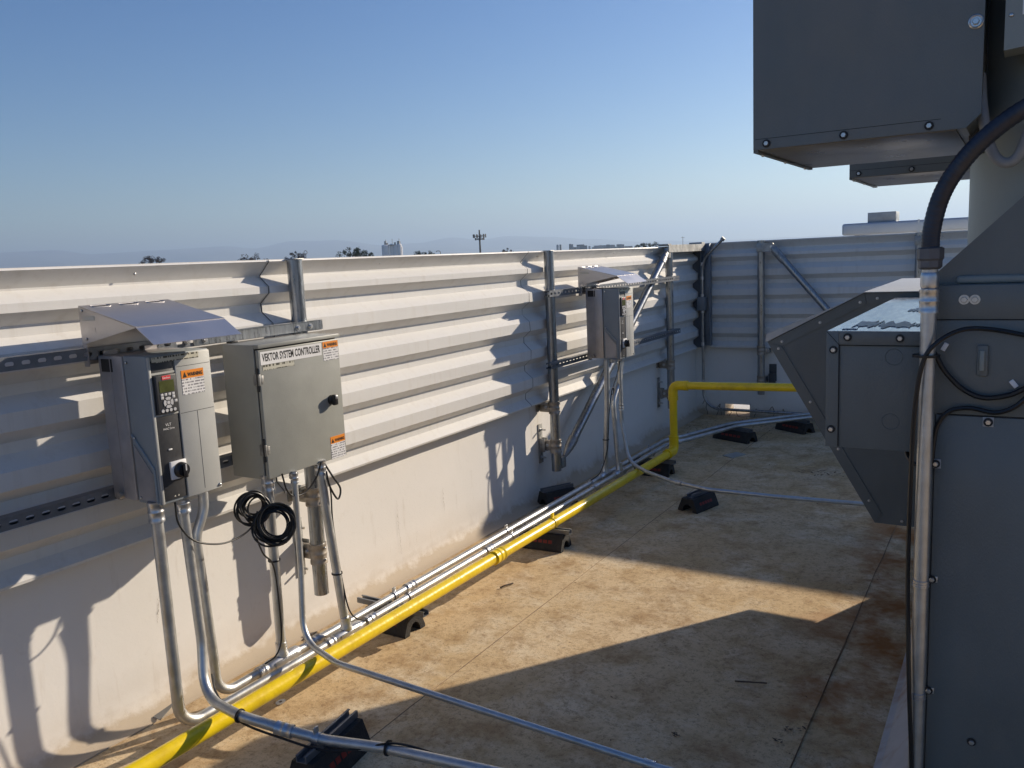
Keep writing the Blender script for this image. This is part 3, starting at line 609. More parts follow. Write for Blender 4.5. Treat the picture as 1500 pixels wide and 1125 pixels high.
def make_hood(label):
    y0, y1 = 1.630, 1.975; xb = -2.682
    t = thing('rain_hood', label, 'rain hood', (xb, y0, 1.41), 'rain hoods over the drives')
    A, B, C = (xb, 1.607), (-2.385, 1.538), (-2.303, 1.484); dx, dz = B[0]-A[0], B[1]-A[1]; L = math.hypot(dx, dz)
    bm = bmesh.new()
    add_plate_holes(bm, [(0, y0), (L, y0), (L, y1), (0, y1)], [[(v, u) for u, v in slot(y0+0.065+k*0.105, 0.022, 0.072, 0.020, 8)] for k in range(3)], lambda u, v: (A[0]+dx*u/L, v, A[1]+dz*u/L), (0.25, 0, 0.97), 0.0018)
    from_bm('sloping_top', bm, M_STEEL, t)
    for k in range(3):
        c = y0+0.065+k*0.105; pts = [(A[0]+dx*v/L, u, A[1]+dz*v/L+0.002) for u, v in slot(c, 0.022, 0.074, 0.022, 8)]; pts.append(pts[0])
        bm = bmesh.new(); add_sweep(bm, pts, 0.0014, 6, False); from_bm('vent_lip', bm, M_STEEL, t, True)
    prism('front_lip', [B, C, (C[0]-0.002, C[1]-0.0012), (B[0]-0.002, B[1]-0.0015)], 1, y0, y1, M_STEEL, t)
    for y, nm in ((y0, 'near'), (y1-0.0016, 'far')):
        prism('side_cheek', [(xb, 1.606), (-2.386, 1.5365), (xb, 1.478)], 1, y+0.0001, y+0.0016, M_STEEL, t)
    box('rear_flange', xb-0.0016, xb, y0, y1, 1.41, 1.606, M_STEEL, t)
    box('strut_tab', xb, -2.655, y0-0.002, y0, 1.405, 1.48, M_STEEL, t)
    for x, z in ((-2.665, 1.592), (-2.655, 1.498)): bolt(SCREW_K, (x, y0, z), '-y', t, 'screw')
    for z in (1.567, 1.528): boxes('stamped_patch', [(-2.665, -2.60, y0-0.0008, y0, z-0.008, z+0.008)], M_CREAM if z > 1.55 else M_STEEL, t)
    return t
h1 = make_hood('stainless rain hood with oval vents above the nearer drive')
d2 = copy_tree(d1, None, (0.015, 3.690, 0.022)); d2['label'] = 'farther grey motor drive hung between two posts of the screen'
h2 = copy_tree(h1, None, (0.0, 3.697, 0.010)); h2['label'] = 'stainless rain hood catching the sun above the farther drive'

# ---------------------------------------------------------------- control cabinet
y0, y1, z0, z1, xb, xf = 2.172, 2.616, 0.893, 1.419, -2.655, -2.457
t = thing('control_cabinet', 'grey wall cabinet lettered VEKTOR SYSTEM CONTROLLER', 'cabinet', (xb, y0, z0))
box('body', xb, xf-0.022, y0, y1, z0, z1, M_CAB, t, 0.002)
box('drip_lip', xf-0.0225, xf+0.006, y0+0.001, y1-0.001, z1-0.014, z1+0.001, M_CAB, t, 0.002)
box('gasket_gap', xf-0.022, xf-0.016, y0+0.006, y1-0.006, z0+0.006, z1-0.016, M_BLK, t)
dr = box('door', xf-0.016, xf, y0+0.003, y1-0.002, z0+0.002, z1-0.020, M_CAB, t, 0.003, 3)
for z in (z0+0.393, z0+0.118):
    h = boxes('hinge', [(xf-0.030, xf+0.003, y0-0.004, y0+0.004, z-0.022, z+0.022), (xf, xf+0.003, y0+0.004, y0+0.018, z-0.016, z+0.016)], M_GALV2, t, 0.0015)
    cyl('hinge_pin', (xf-0.008, y0-0.002, z-0.045), (xf-0.008, y0-0.002, z+0.045), 0.005, M_BLK, h, 8)
for x in (0.03,): box('strut_clip', -2.672, -2.64, y0+0.04, y0+0.07, z1+0.001, z1+0.006, M_BLK, t)
sg = box('name_sign', xf, xf+0.001, y0+0.012, y0+0.338, z1-0.078, z1-0.028, M_WHT, dr)
text('sign_lettering', 'VEKTOR SYSTEM CONTROLLER', 0.03, (xf+0.0013, y0+0.020, z1-0.066), (0, 1, 0), (0, 0, 1), M_INK, sg, 0.310, 0.0008, 0.031)
box('tape_label', xf, xf+0.0008, y0+0.020, y0+0.182, z1-0.100, z1-0.0795, M_PRINTC, dr)
for u0, u1, za, zb in ((0.347, 0.436, z1-0.104, z1-0.026), (0.350, 0.436, z0+0.003, z0+0.098)):
    zc = zb-(0.026 if za > 1.2 else 0.030)
    wl = box('warning_label', xf, xf+0.0008, y0+u0, y0+u1, za, zc, M_PRINT, dr); box('orange_band', xf, xf+0.0010, y0+u0, y0+u1, zc, zb, M_ORG, wl)
    prism('warning_triangle', [(y0+u0+0.004, zc+0.004), (y0+u0+0.021, zc+0.004), (y0+u0+0.0125, zc+0.021)], 0, xf+0.0008, xf+0.0014, M_INK, wl)
    text('warning_lettering', 'WARNING', 0.01, (xf+0.0013, y0+u0+0.024, zc+0.006), (0, 1, 0), (0, 0, 1), M_INK, wl, 0.059, 0.0004, 0.013)
bm = bmesh.new(); add_sweep(bm, [(xf, y0+0.373, 1.148), (xf+0.012, y0+0.373, 1.148), (xf+0.016, y0+0.373, 1.148)], [0.021, 0.020, 0.016], 20); lt = from_bm('latch', bm, M_BLK, dr, True)
box('latch_handle', xf+0.012, xf+0.030, y0+0.360, y0+0.386, 1.126, 1.172, M_BLK, lt, 0.006)
box('key_cover', xf+0.030, xf+0.033, y0+0.366, y0+0.380, 1.152, 1.168, M_FIT, lt, 0.002)
for dy, xx, rr in ((0.022, -2.49, 0.024), (0.128, -2.43-0.03, 0.016), (0.290, -2.47, 0.022)): ring('conduit_hub', (xx, y0+dy, z0-0.010), (0, 0, 1), 0.012, rr, 0.024, M_FIT, t)

# ---------------------------------------------------------------- conduits at the wall
G = 'electrical conduits'
xB, xFc, zC = -2.492, -2.420, 0.140
def conduit(label, parts, base, couplings=(), straps=()):
    t = thing('conduit', label, 'conduit', base, G)
    for pts, r, rad in parts: tube('pipe', pts, r, M_EMT, t, rad, 16)
    for c, d, r in couplings: ring('conduit_coupling', c, d, r, r*1.32, r*3.4, M_FIT, t)
    for c, d, r in straps:
        s = ring('pipe_strap', c, d, r, r*1.18, 0.022, M_FIT, t); c = Vector(c)
        o = boxes('strap_ear', [(c.x-0.004, c.x+0.004, c.y-0.011, c.y+0.011, c.z+r, c.z+r+0.022)], M_FIT, s, 0.002)
    return t
def tee(t, c, r):
    c = Vector(c); bm = bmesh.new(); add_sweep(bm, [c-Vector((0, 0.085, 0)), c-Vector((0, 0.075, 0)), c+Vector((0, 0.075, 0)), c+Vector((0, 0.085, 0))], [r*1.2, r*1.45, r*1.45, r*1.2], 14)
    b = from_bm('conduit_tee', bm, M_FIT, t, True)
    bm = bmesh.new(); add_sweep(bm, [c, c+Vector((0, 0, 0.03)), c+Vector((0, 0, 0.036)), c+Vector((0, 0, 0.075))], [r*1.42, r*1.42, r*1.25, r*1.25], 14); from_bm('tee_neck', bm, M_FIT, b, True)
    box('tee_cover', c.x+r*1.2, c.x+r*1.6, c.y-0.06, c.y+0.06, c.z-r*0.9, c.z+r*0.9, M_FIT, b, 0.003)
r1 = 0.0185
t = conduit('conduit run nearest the wall, beneath the cabinet and both drives', [([(xB, 2.00, zC), (xB, 6.45, zC), (-2.40, 6.66, zC), (-2.18, 7.30, zC), (-1.62, 7.98, zC), (-0.3, 8.05, zC)], r1*0.92, 0.25)], (xB, 2.0, zC), [((xB, 2.09, zC), (0, 1, 0), r1), ((xB, 2.36, zC), (0, 1, 0), r1), ((xB, 3.02, zC), (0, 1, 0), r1), ((xB, 5.05, zC), (0, 1, 0), r1), ((-2.45, 6.55, zC), (0.3, 1, 0), r1*0.9)], [((xB, 2.90, zC), (0, 1, 0), r1), ((xB, 3.92, zC), (0, 1, 0), r1), ((xB, 6.1, zC), (0, 1, 0), r1)])
tee(t, (xB, 2.19, zC), r1); tee(t, (xB, 5.27, zC), r1)
t = conduit('conduit run lying between the wall-side conduit and the yellow pipe', [([(xFc-0.02, 1.84, zC-0.008), (xFc, 2.2, zC), (xFc, 6.30, zC), (-2.33, 6.55, zC), (-2.10, 7.22, zC), (-1.55, 7.86, zC), (-0.3, 7.95, zC)], r1*0.92, 0.25)], (xFc, 1.84, zC), [((xFc, 2.40, zC), (0, 1, 0), r1), ((xFc, 2.64, zC), (0, 1, 0), r1), ((xFc, 3.62, zC), (0, 1, 0), r1), ((xFc, 4.95, zC), (0, 1, 0), r1), ((-2.37, 6.44, zC), (0.3, 1, 0), r1*0.9)], [((xFc, 2.92, zC), (0, 1, 0), r1), ((xFc, 3.86, zC), (0, 1, 0), r1), ((xFc, 6.0, zC), (0, 1, 0), r1)])
tee(t, (xFc, 2.49, zC), r1); tee(t, (xFc, 5.36, zC), r1)
conduit('leftmost conduit dropping from the nearer drive to the yellow pipe', [([(-2.45, 1.672, 0.93), (-2.45, 1.674, 0.125), (-2.445, 1.86, 0.128)], 0.0205, 0.115)], (-2.45, 1.67, 0.12), [((-2.45, 1.672, 0.915), (0, 0, 1), 0.0205)])
conduit('conduit from the nearer drive bending out across the floor over a black block', [([(-2.45, 1.776, 0.92), (-2.445, 1.790, 0.40), (-2.40, 1.745, 0.222), (-2.20, 1.728, 0.214), (-2.05, 1.782, 0.176), (-1.91, 1.836, 0.146), (-1.72, 1.893, 0.142), (-1.40, 1.940, 0.142), (-0.30, 2.10, 0.14)], 0.0175, 0.12)], (-2.45, 1.80, 0.14), [((-2.05, 1.782, 0.176), (1, 0.37, -0.23), 0.0175), ((-2.45, 1.777, 0.915), (0, 0, 1), 0.0195)], [((-1.945, 1.822, 0.153), (1, 0.36, -0.18), 0.0175)])
conduit('offset conduit behind the other two under the nearer drive', [([(-2.50, 1.902, 0.93), (-2.50, 1.898, 0.85), (-2.495, 1.848, 0.765), (-2.492, 1.868, 0.30), (-2.492, 1.872, 0.138), (-2.492, 2.05, 0.140)], 0.018, 0.10)], (-2.49, 1.87, 0.14))
conduit('upright conduit under the left end of the control cabinet', [([(-2.49, 2.195, 0.90), (-2.492, 2.190, 0.17)], 0.0195, 0)], (-2.49, 2.19, 0.15), [((-2.49, 2.195, 0.875), (0, 0, 1), 0.0195)])
conduit('thin conduit from the cabinet sweeping over the yellow pipe onto the floor', [([(-2.455, 2.302, 0.90), (-2.445, 2.285, 0.50), (-2.42, 2.242, 0.215), (-2.20, 2.195, 0.188), (-0.965, 2.360, 0.030), (-0.40, 2.36, 0.028)], 0.0125, 0.12)], (-2.41, 2.24, 0.05), [((-2.453, 2.30, 0.872), (0, 0, 1), 0.0125), ((-0.985, 2.365, 0.028), (1, 0, 0), 0.0125)])
conduit('upright conduit right of the post under the control cabinet', [([(-2.47, 2.462, 0.90), (-2.462, 2.468, 0.70), (-2.422, 2.490, 0.17)], 0.0185, 0)], (-2.42, 2.49, 0.15), [((-2.47, 2.463, 0.875), (0, 0, 1), 0.0185)])
conduit('left upright conduit under the farther drive', [([(-2.455, 5.275, 0.97), (-2.46, 5.268, 0.62), (-2.49, 5.270, 0.17)], 0.0185, 0)], (-2.49, 5.27, 0.15))
conduit('offset conduit in the middle under the farther drive', [([(-2.45, 5.515, 0.97), (-2.455, 5.495, 0.80), (-2.45, 5.352, 0.66), (-2.425, 5.355, 0.17)], 0.017, 0.10)], (-2.42, 5.36, 0.15))
conduit('conduit from the farther drive sweeping over the yellow pipe across the floor', [([(-2.44, 5.455, 0.97), (-2.435, 5.46, 0.50), (-2.36, 5.40, 0.215), (-2.20, 5.33, 0.175), (-1.98, 5.26, 0.145), (-1.72, 5.195, 0.135), (-1.30, 5.215, 0.13), (-0.76, 5.275, 0.125), (-0.25, 5.32, 0.125)], 0.0135, 0.16)], (-2.36, 5.40, 0.15), [((-2.437, 5.458, 0.60), (0, 0, 1), 0.0135), ((-1.93, 5.245, 0.143), (1, -0.25, 0), 0.0135)])

# ---------------------------------------------------------------- gas pipe
GX, GZ, GR = -2.33, 0.152, 0.0305
t = thing('gas_pipe', 'yellow painted gas pipe along the foot of the wall, rising near the corner', 'pipe', (GX, 2, 0.12))
def gx(y): return -2.345+0.011*y
tube('pipe', [(gx(-3), -3, GZ), (gx(3.53), 3.53, GZ)], GR, M_YEL, t, 0, 22)
tube('pipe', [(gx(3.53), 3.53, GZ), (gx(6.02), 6.02, GZ)], GR, M_YEL, t, 0, 22)
xr, yr = -2.275, 6.085
tube('elbow', [(gx(5.98), 5.97, GZ), (xr, yr, GZ), (xr, yr, GZ+0.10)], GR*1.22, M_YEL, t, 0.055, 22)
tube('pipe', [(xr, yr, GZ+0.03), (xr, yr, 0.64)], GR, M_YEL, t, 0, 22)
tube('elbow', [(xr, yr, 0.575), (xr, yr, 0.672), (xr+0.10, yr, 0.6735)], GR*1.22, M_YEL, t, 0.055, 22)
tube('pipe', [(xr+0.03, yr, 0.672), (-1.36, 6.09, 0.692), (0.6, 6.10, 0.72)], GR, M_YEL, t, 0, 22)
for c, d in (((xr, yr, GZ+0.105), (0, 0, 1)), ((xr, yr, 0.57), (0, 0, 1)), ((gx(5.96), 5.955, GZ), (0, 1, 0)), ((xr+0.105, yr, 0.6735), (1, 0, 0.02))): ring('elbow_rim', c, d, GR, GR*1.30, 0.028, M_YEL, t, 22)
ring('pipe_coupling', (gx(3.53), 3.53, GZ), (0, 1, 0), GR, GR*1.25, 0.085, M_YEL, t, 24)
ring('pipe_strap', (gx(4.13), 4.13, GZ), (0, 1, 0), GR, GR*1.13, 0.03, M_YEL, t, 22)
boxes('strap_ear', [(gx(4.13)-0.006, gx(4.13)+0.006, 4.118, 4.142, GZ+GR, GZ+GR+0.03)], M_YEL, t, 0.002)

# ---------------------------------------------------------------- rubber support blocks
def block(x, y, rz, length, label, strut_len=None, h=0.094, z=0.0):
    t = thing('support_block', label, 'support block', (x, y, z), 'rubber pipe support blocks')
    L = length/2; out = [(-0.075, 0), (-0.040, 0)]
    for k in range(1, 8): a = math.pi*k/8; out.append((-0.040*math.cos(a), 0.052*math.sin(a)))
    out += [(0.040, 0), (0.075, 0), (0.075, 0.014), (0.042, h), (-0.042, h), (-0.075, 0.014)]
    def place(o): o.location = (0, 0, 0); return o
    bm = bmesh.new(); add_prism(bm, out, 0, -L, L)
    place(from_bm('rubber_base', bm, M_RUB, t))
    S = (strut_len or length)/2
    for s in (-1, 1):
        for k in range(5):
            bm = bmesh.new(); u0 = -L*0.55+k*L*0.23; q = lambda f, e: (s*(0.075-0.033*f+e))
            vs = [bm.verts.new((u0+(L*0.17 if j in (1, 2) else 0), s*(0.0755-0.033*(f)+0.0006), 0.014+(h-0.014)*f)) for j, f in ((0, 0.38), (1, 0.38), (2, 0.60), (3, 0.60))]
            vv = [bm.verts.new((v.co.x, v.co.y-s*0.003, v.co.z-0.002)) for v in vs]
            bm.faces.new(vs); bm.faces.new(vv[::-1])
            for i in range(4): bm.faces.new((vs[i], vv[i], vv[(i+1) % 4], vs[(i+1) % 4]))
            place(from_bm('red_stripe', bm, M_RED, t))
    c = 0.0206; H0, H1 = h+0.0005, h+0.0255
    pr = [(-c, H0), (c, H0), (c, H1), (c-0.008, H1), (c-0.008, H1-0.006), (c-0.0105, H1-0.006), (c-0.0105, H1-0.0025), (c-0.0028, H1-0.0025-0.001), (c-0.0028, H0+0.0028), (-c+0.0028, H0+0.0028), (-c+0.0028, H1-0.0035), (-c+0.0105, H1-0.0025), (-c+0.0105, H1-0.006), (-c+0.008, H1-0.006), (-c+0.008, H1), (-c, H1)]
    bm = bmesh.new(); add_prism(bm, [(-c, H0), (c, H0), (c, H1), (c-0.009, H1), (c-0.009, H1-0.003), (c-0.003, H1-0.003), (c-0.003, H0+0.003), (-c+0.003, H0+0.003), (-c+0.003, H1-0.003), (-c+0.009, H1-0.003), (-c+0.009, H1), (-c, H1)], 0, -S, S)
    place(from_bm('strut_channel', bm, M_STRUT, t))
    t.rotation_euler = (0, 0, rz); return t
block(-1.965, 1.895, R(98), 0.29, 'black block with open steel channel nearest the camera', 0.30, 0.104)
block(-2.475, 2.86, R(0), 0.26, 'black rubber block under the sunlit pipes just right of the cabinet post', 0.40)
block(-2.36, 4.13, R(4), 0.28, 'black rubber block under the yellow strap clamp', 0.34)
block(-2.70, 4.93, R(62), 0.24, 'loose black block leaning against the wall below the steel post', 0.25, 0.10)
block(-2.37, 5.90, R(0), 0.28, 'black rubber block under the yellow pipe just before its riser', 0.34)
block(-1.78, 5.20, R(74), 0.25, 'lone black block under the thin conduit crossing the shaded floor', 0.20, 0.092)
block(-2.14, 7.26, R(-22), 0.38, 'black block under the paired conduits where they leave the corner', 0.36)
block(-1.74, 7.80, R(-30), 0.34, 'farthest black block under the paired conduits near the scupper', 0.32)

# ---------------------------------------------------------------- loose cables
def coil(c, nrm, rad, turns, label, seed, rr=0.0038):
    rnd = random.Random(seed); c, nrm = Vector(c), Vector(nrm).normalized(); u = nrm.cross(Vector((0, 0, 1))).normalized(); v = u.cross(nrm); pts = []
    n = 28; par = [(rnd.uniform(-.20, .26), rnd.uniform(-.014, .014), rnd.uniform(-.022, .010), rnd.uniform(-.018, .018), rnd.uniform(-.30, .30), rnd.uniform(0, 6.28)) for _ in range(turns+2)]
    for k in range(turns*n+1):
        a = 2*math.pi*k/n; q = k//n; f = k/n-q; f = f*f*(3-2*f); p = [x*(1-f)+y*f for x, y in zip(par[q], par[q+1])]
        w = rad*(1+p[0]); pts.append(c+u*(w*math.cos(a)+p[1])+v*(w*math.sin(a)+p[2])+nrm*(p[3]+p[4]*w*math.sin(a+par[q][5]*0.2)))
    bm = bmesh.new(); add_sweep(bm, pts, rr, 6); o = from_bm('cable_coil', bm, M_CABLE, None, True); tag(o, label, 'cable', 'black cables')
    return o
coil((-2.39, 2.122, 0.748), (1, -0.75, 0.35), 0.060, 17, 'round coil of black cable hanging below the cabinet in front', 3)
coil((-2.45, 2.082, 0.822), (0.95, -0.35, 0.1), 0.050, 13, 'black cable coil tucked behind the front coil below the drives', 5)
def wire(label, pts, r=0.0034, ties=()):
    t = thing('cable', label, 'cable', pts[0], 'black cables'); cable('wire', pts, r, M_CABLE, t)
    for c, d, rr in ties: ring('cable_tie', c, d, rr, rr*1.12, 0.006, M_BLK, t)
    return t
wire('black cable sagging from the nearer drive to the coils', [(-2.42, 1.726, 0.935), (-2.42, 1.732, 0.856), (-2.42, 1.787, 0.780), (-2.415, 1.883, 0.738), (-2.42, 1.975, 0.732), (-2.42, 2.042, 0.755), (-2.43, 2.08, 0.80)])
wire('black cable running down the left cabinet conduit from the coil', [(-2.44, 2.075, 0.76), (-2.46, 2.082, 0.72), (-2.46, 2.113, 0.62), (-2.463, 2.160, 0.555), (-2.466, 2.175, 0.42), (-2.466, 2.172, 0.25), (-2.47, 2.14, 0.185), (-2.48, 2.09, 0.17)], 0.0034, [((-2.49, 2.192, 0.56), (0, 0, 1), 0.022)])
wire('black cable running down the conduit right of the cabinet post', [(-2.47, 2.44, 0.89), (-2.46, 2.479, 0.84), (-2.455, 2.497, 0.762), (-2.452, 2.493, 0.614), (-2.42, 2.492, 0.349), (-2.395, 2.50, 0.23), (-2.40, 2.58, 0.165), (-2.41, 2.64, 0.158)], 0.0034, [((-2.44, 2.481, 0.41), (0, 0, 1), 0.021)])
wire('black cable looping under the cabinet between its two right conduits', [(-2.45, 2.235, 0.905), (-2.45, 2.24, 0.88), (-2.45, 2.252, 0.835), (-2.45, 2.285, 0.803), (-2.45, 2.35, 0.800), (-2.45, 2.415, 0.842), (-2.45, 2.45, 0.90)], 0.0036)
wire('bundled black cable tail hanging at the right end of the cabinet', [(-2.455, 2.47, 0.895), (-2.44, 2.50, 0.83), (-2.43, 2.53, 0.77), (-2.43, 2.51, 0.73), (-2.44, 2.48, 0.79), (-2.44, 2.465, 0.86)], 0.0042)
wire('black cable tied along the conduit that crosses the block', [(-2.42, 1.80, 0.28), (-2.37, 1.775, 0.225), (-2.22, 1.735, 0.188), (-2.05, 1.770, 0.150), (-1.90, 1.815, 0.124), (-1.78, 1.862, 0.140), (-1.68, 1.90, 0.165), (-1.57, 1.940, 0.145), (-1.42, 1.955, 0.12), (-1.2, 1.99, 0.118)], 0.0042, [((-1.70, 1.896, 0.145), (1, 0.15, 0), 0.0225), ((-2.20, 1.728, 0.214), (1, 0.1, -0.1), 0.021)])
wire('black cable running down the left conduit of the farther drive', [(-2.43, 5.45, 0.95), (-2.43, 5.38, 0.84), (-2.43, 5.29, 0.74), (-2.435, 5.250, 0.60), (-2.44, 5.235, 0.45), (-2.45, 5.225, 0.32), (-2.47, 5.15, 0.19), (-2.48, 5.02, 0.165)], 0.0034, [((-2.475, 5.269, 0.40), (0, 0, 1), 0.021)])
bm = bmesh.new(); add_sweep(bm, [(-2.425+0.004*math.sin(a/3), 5.295+0.022*math.cos(a/8*math.pi), 0.745+0.026*math.sin(a/8*math.pi)) for a in range(25)], 0.003, 6)
tag(from_bm('cable_loop', bm, M_CABLE, None, True), 'small black cable loop hanging below the farther drive', 'cable', 'black cables')

# ================================================================== exhaust plant on the right
# placed from image pixels at a guessed depth, then scaled about the camera below
BEFORE = set(o.name for o in COL.objects)
PX, PY, PT = -0.212, 2.52, 1.578; PF = 5.49
pl = thing('exhaust_plenum', 'large dark grey steel plenum with sloping weather hood on the right', 'plenum', (0.6, 3.6, 0))
box('body', PX, 1.55, PY, PF, 0.035, PT, M_UNIT, pl, 0.003)
prism('curb_skirt', [(PX-0.176, -0.180), (PX-0.150, -0.165), (PX-0.012, 0.030), (1.56, 0.030), (1.62, -0.180)], 1, PY+0.004, PF+0.03, M_FLASH, pl)
box('curb_cap', PX-0.03, PX-0.004, PY+0.002, PF+0.02, 0.020, 0.075, M_FLASH, pl, 0.003)
tp = box('upper_band', PX-0.001, 1.55, PY-0.004, PY-0.0005, 1.486, PT-0.002, M_UNIT, pl, 0.001)
for x in (-0.127, -0.102): bolt(BOLT_Z, (x, PY-0.004, 1.538), '-y', tp)
md = box('middle_band', PX+0.002, 1.55, PY-0.003, PY-0.0004, 1.228, 1.4835, M_UNIT, pl, 0.001)
box('pull_tab', -0.092, -0.066, PY-0.012, PY-0.003, 1.335, 1.418, M_UNIT, md, 0.004)
box('tab_bar', -0.086, -0.074, PY-0.020, PY-0.011, 1.350, 1.405, M_UNITL, md, 0.003)
ap = box('access_panel', PX+0.027, 1.5, PY-0.006, PY-0.0004, 0.05, 1.2245, M_UNIT, pl, 0.0025)
for x, z, a in ((-0.182, 1.087, 45), (-0.060, 1.212, 10), (0.20, 1.212, 0)):
    c = box('clip_washer', x-0.013, x+0.013, PY-0.0085, PY-0.0061, z-0.013, z+0.013, M_FLASH, ap, 0.001); bolt(BOLT_R, (x, PY-0.0085, z), '-y', c)
bolt(BOLT_R, (-0.069, PY-0.006, 0.286), '-y', ap); bolt(BOLT_R, (0.15, PY-0.006, 0.286), '-y', ap)
box('gasket_rail', -0.148, 0.9, PY+0.02, PY+0.05, PT, PT+0.022, M_UNITL, pl, 0.008, 3)
# side enclosure ahead of the hood
se = box('side_enclosure', -0.474, PX-0.001, 2.532, 4.10, 1.110, 1.449, M_UNIT, pl, 0.002)
boxes('enclosure_top', [(-0.474, PX-0.002, 2.53, 4.10, 1.4495, 1.4515)], mat('glossy_enclosure_top', (0.42, 0.44, 0.46), 0.20, 0.45, 0.15, 7, 0.03, 20, dirt=(0.22, 0.23, 0.25), dscale=9, damt=0.7, stretch=(9, 1, 1)), se)  # base paler than the box coat, painting sky glare onto the glossy top
boxes('enclosure_flange', [(-0.476, -0.442, 2.5275, 2.5315, 1.110, 1.450), (-0.4415, PX-0.004, 2.5275, 2.5315, 1.412, 1.450)], M_UNIT, se, 0.0012)
M_GAP = mat('panel_gap', (0.015, 0.016, 0.017), 0.8)
boxes('panel_gap', [(-0.4415, -0.4400, 2.5270, 2.5318, 1.112, 1.4105), (-0.4400, PX-0.004, 2.5270, 2.5318, 1.4095, 1.4110)], M_GAP, se)
prism('panel_gap', [(-0.4755, 1.4495), (-0.4740, 1.4500), (-0.4395, 1.4115), (-0.4410, 1.4105)], 1, 2.5268, 2.5318, M_GAP, se)
boxes('panel_gap', [(PX, 1.5, PY-0.0045, PY-0.0005, 1.4836, 1.4862), (PX+0.03, 1.5, PY-0.0035, PY-0.0005, 1.2246, 1.2278), (PX+0.0245, PX+0.0268, PY-0.0035, PY-0.0005, 0.05, 1.2246)], M_GAP, pl)
for x, z in ((-0.418, 1.434), (-0.281, 1.432), (-0.456, 1.397), (-0.460, 1.163)): bolt(BOLT_R, (x, 2.5275, z), '-y', se)
for x, z in ((-0.296, 1.379), (-0.301, 1.194)):
    bm = bmesh.new(); add_sweep(bm, [(x+0.0225*math.cos(a*math.pi/12), 2.5312, z+0.0225*math.sin(a*math.pi/12)) for a in range(25)], 0.0009, 4, False); from_bm('knockout_ring', bm, M_UNIT, se, True)
def smear(x0, x1, y0, y1, seed):
    # torn remains of sealant tape with ragged ends
    rnd = random.Random(seed); n = 11; lo = [(x0+(x1-x0)*k/n, y0+rnd.uniform(0, 0.35)*(y1-y0)) for k in range(n+1)]; hi = [(x0+(x1-x0)*k/n+rnd.uniform(-.003, .003), y1-rnd.uniform(0, 0.45)*(y1-y0)) for k in range(n, -1, -1)]
    bm = bmesh.new(); add_prism(bm, lo+hi, 2, 1.4515, 1.4535); return from_bm('sealant_smear', bm, M_MASTIC, se)
smear(-0.425, -0.365, 2.62, 2.86, 1); smear(-0.358, -0.268, 2.60, 2.84, 2); smear(-0.338, -0.300, 3.22, 3.42, 3); smear(-0.44, -0.40, 2.56, 2.60, 4); smear(-0.268, -0.240, 2.66, 2.76, 5)
# weather hood
HO = [(-1.049, 1.240), (-0.611, 1.472), (PX-0.001, 1.472), (PX-0.001, 0.388), (-0.547, 0.388)]
HY0, HY1 = 4.11, PF+0.02
hd = prism('weather_hood', HO, 1, HY0, HY1, M_UNIT, pl)
tpz = 0.003
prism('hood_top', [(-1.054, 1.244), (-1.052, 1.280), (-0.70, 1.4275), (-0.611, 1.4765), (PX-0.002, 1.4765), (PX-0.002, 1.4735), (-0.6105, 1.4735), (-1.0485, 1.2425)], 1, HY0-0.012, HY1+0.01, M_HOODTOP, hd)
def mitre(poly, w):
    out = []; n = len(poly)
    for i in range(n):
        p, a, b = Vector(poly[i]), Vector(poly[i-1]), Vector(poly[(i+1) % n]); d0, d1 = (p-a).normalized(), (b-p).normalized()
        n0, n1 = Vector((d0.y, -d0.x)), Vector((d1.y, -d1.x)); m = (n0+n1).normalized(); out.append(tuple(p+m*(w/max(0.3, m.dot(n0)))))
    return out
IN = mitre(HO, 0.050); OUT = mitre(HO, 0.003)
for i in (0, 1, 4):
    k = (i+1) % 5; p, q, q2, p2 = Vector(OUT[i]), Vector(OUT[k]), Vector(IN[k]), Vector(IN[i]); e = (q-p).normalized()*0.0012
    prism('hood_flange', [tuple(p+e), tuple(q-e), tuple(q2-e), tuple(p2+e)], 1, HY0-0.004, HY0-0.0005, M_UNIT, hd)
def lerp2(a, b, t): return (a[0]+(b[0]-a[0])*t, a[1]+(b[1]-a[1])*t)
for a, b, ts, n in ((HO[0], HO[1], (0.10, 0.50, 0.90), (0.027, -0.020)), (HO[1], HO[2], (0.14, 0.6), (0, -0.026)), (HO[0], HO[4], (0.06, 0.36, 0.62, 0.90), (0.024, 0.020))):
    for s in ts: q = lerp2(a, b, s); bolt(SCREW, (q[0]+n[0], HY0-0.004, q[1]+n[1]), '-y', hd, 'screw')
bolt(SCREW, (-0.43, HY0-0.004, 0.41), '-y', hd, 'screw')

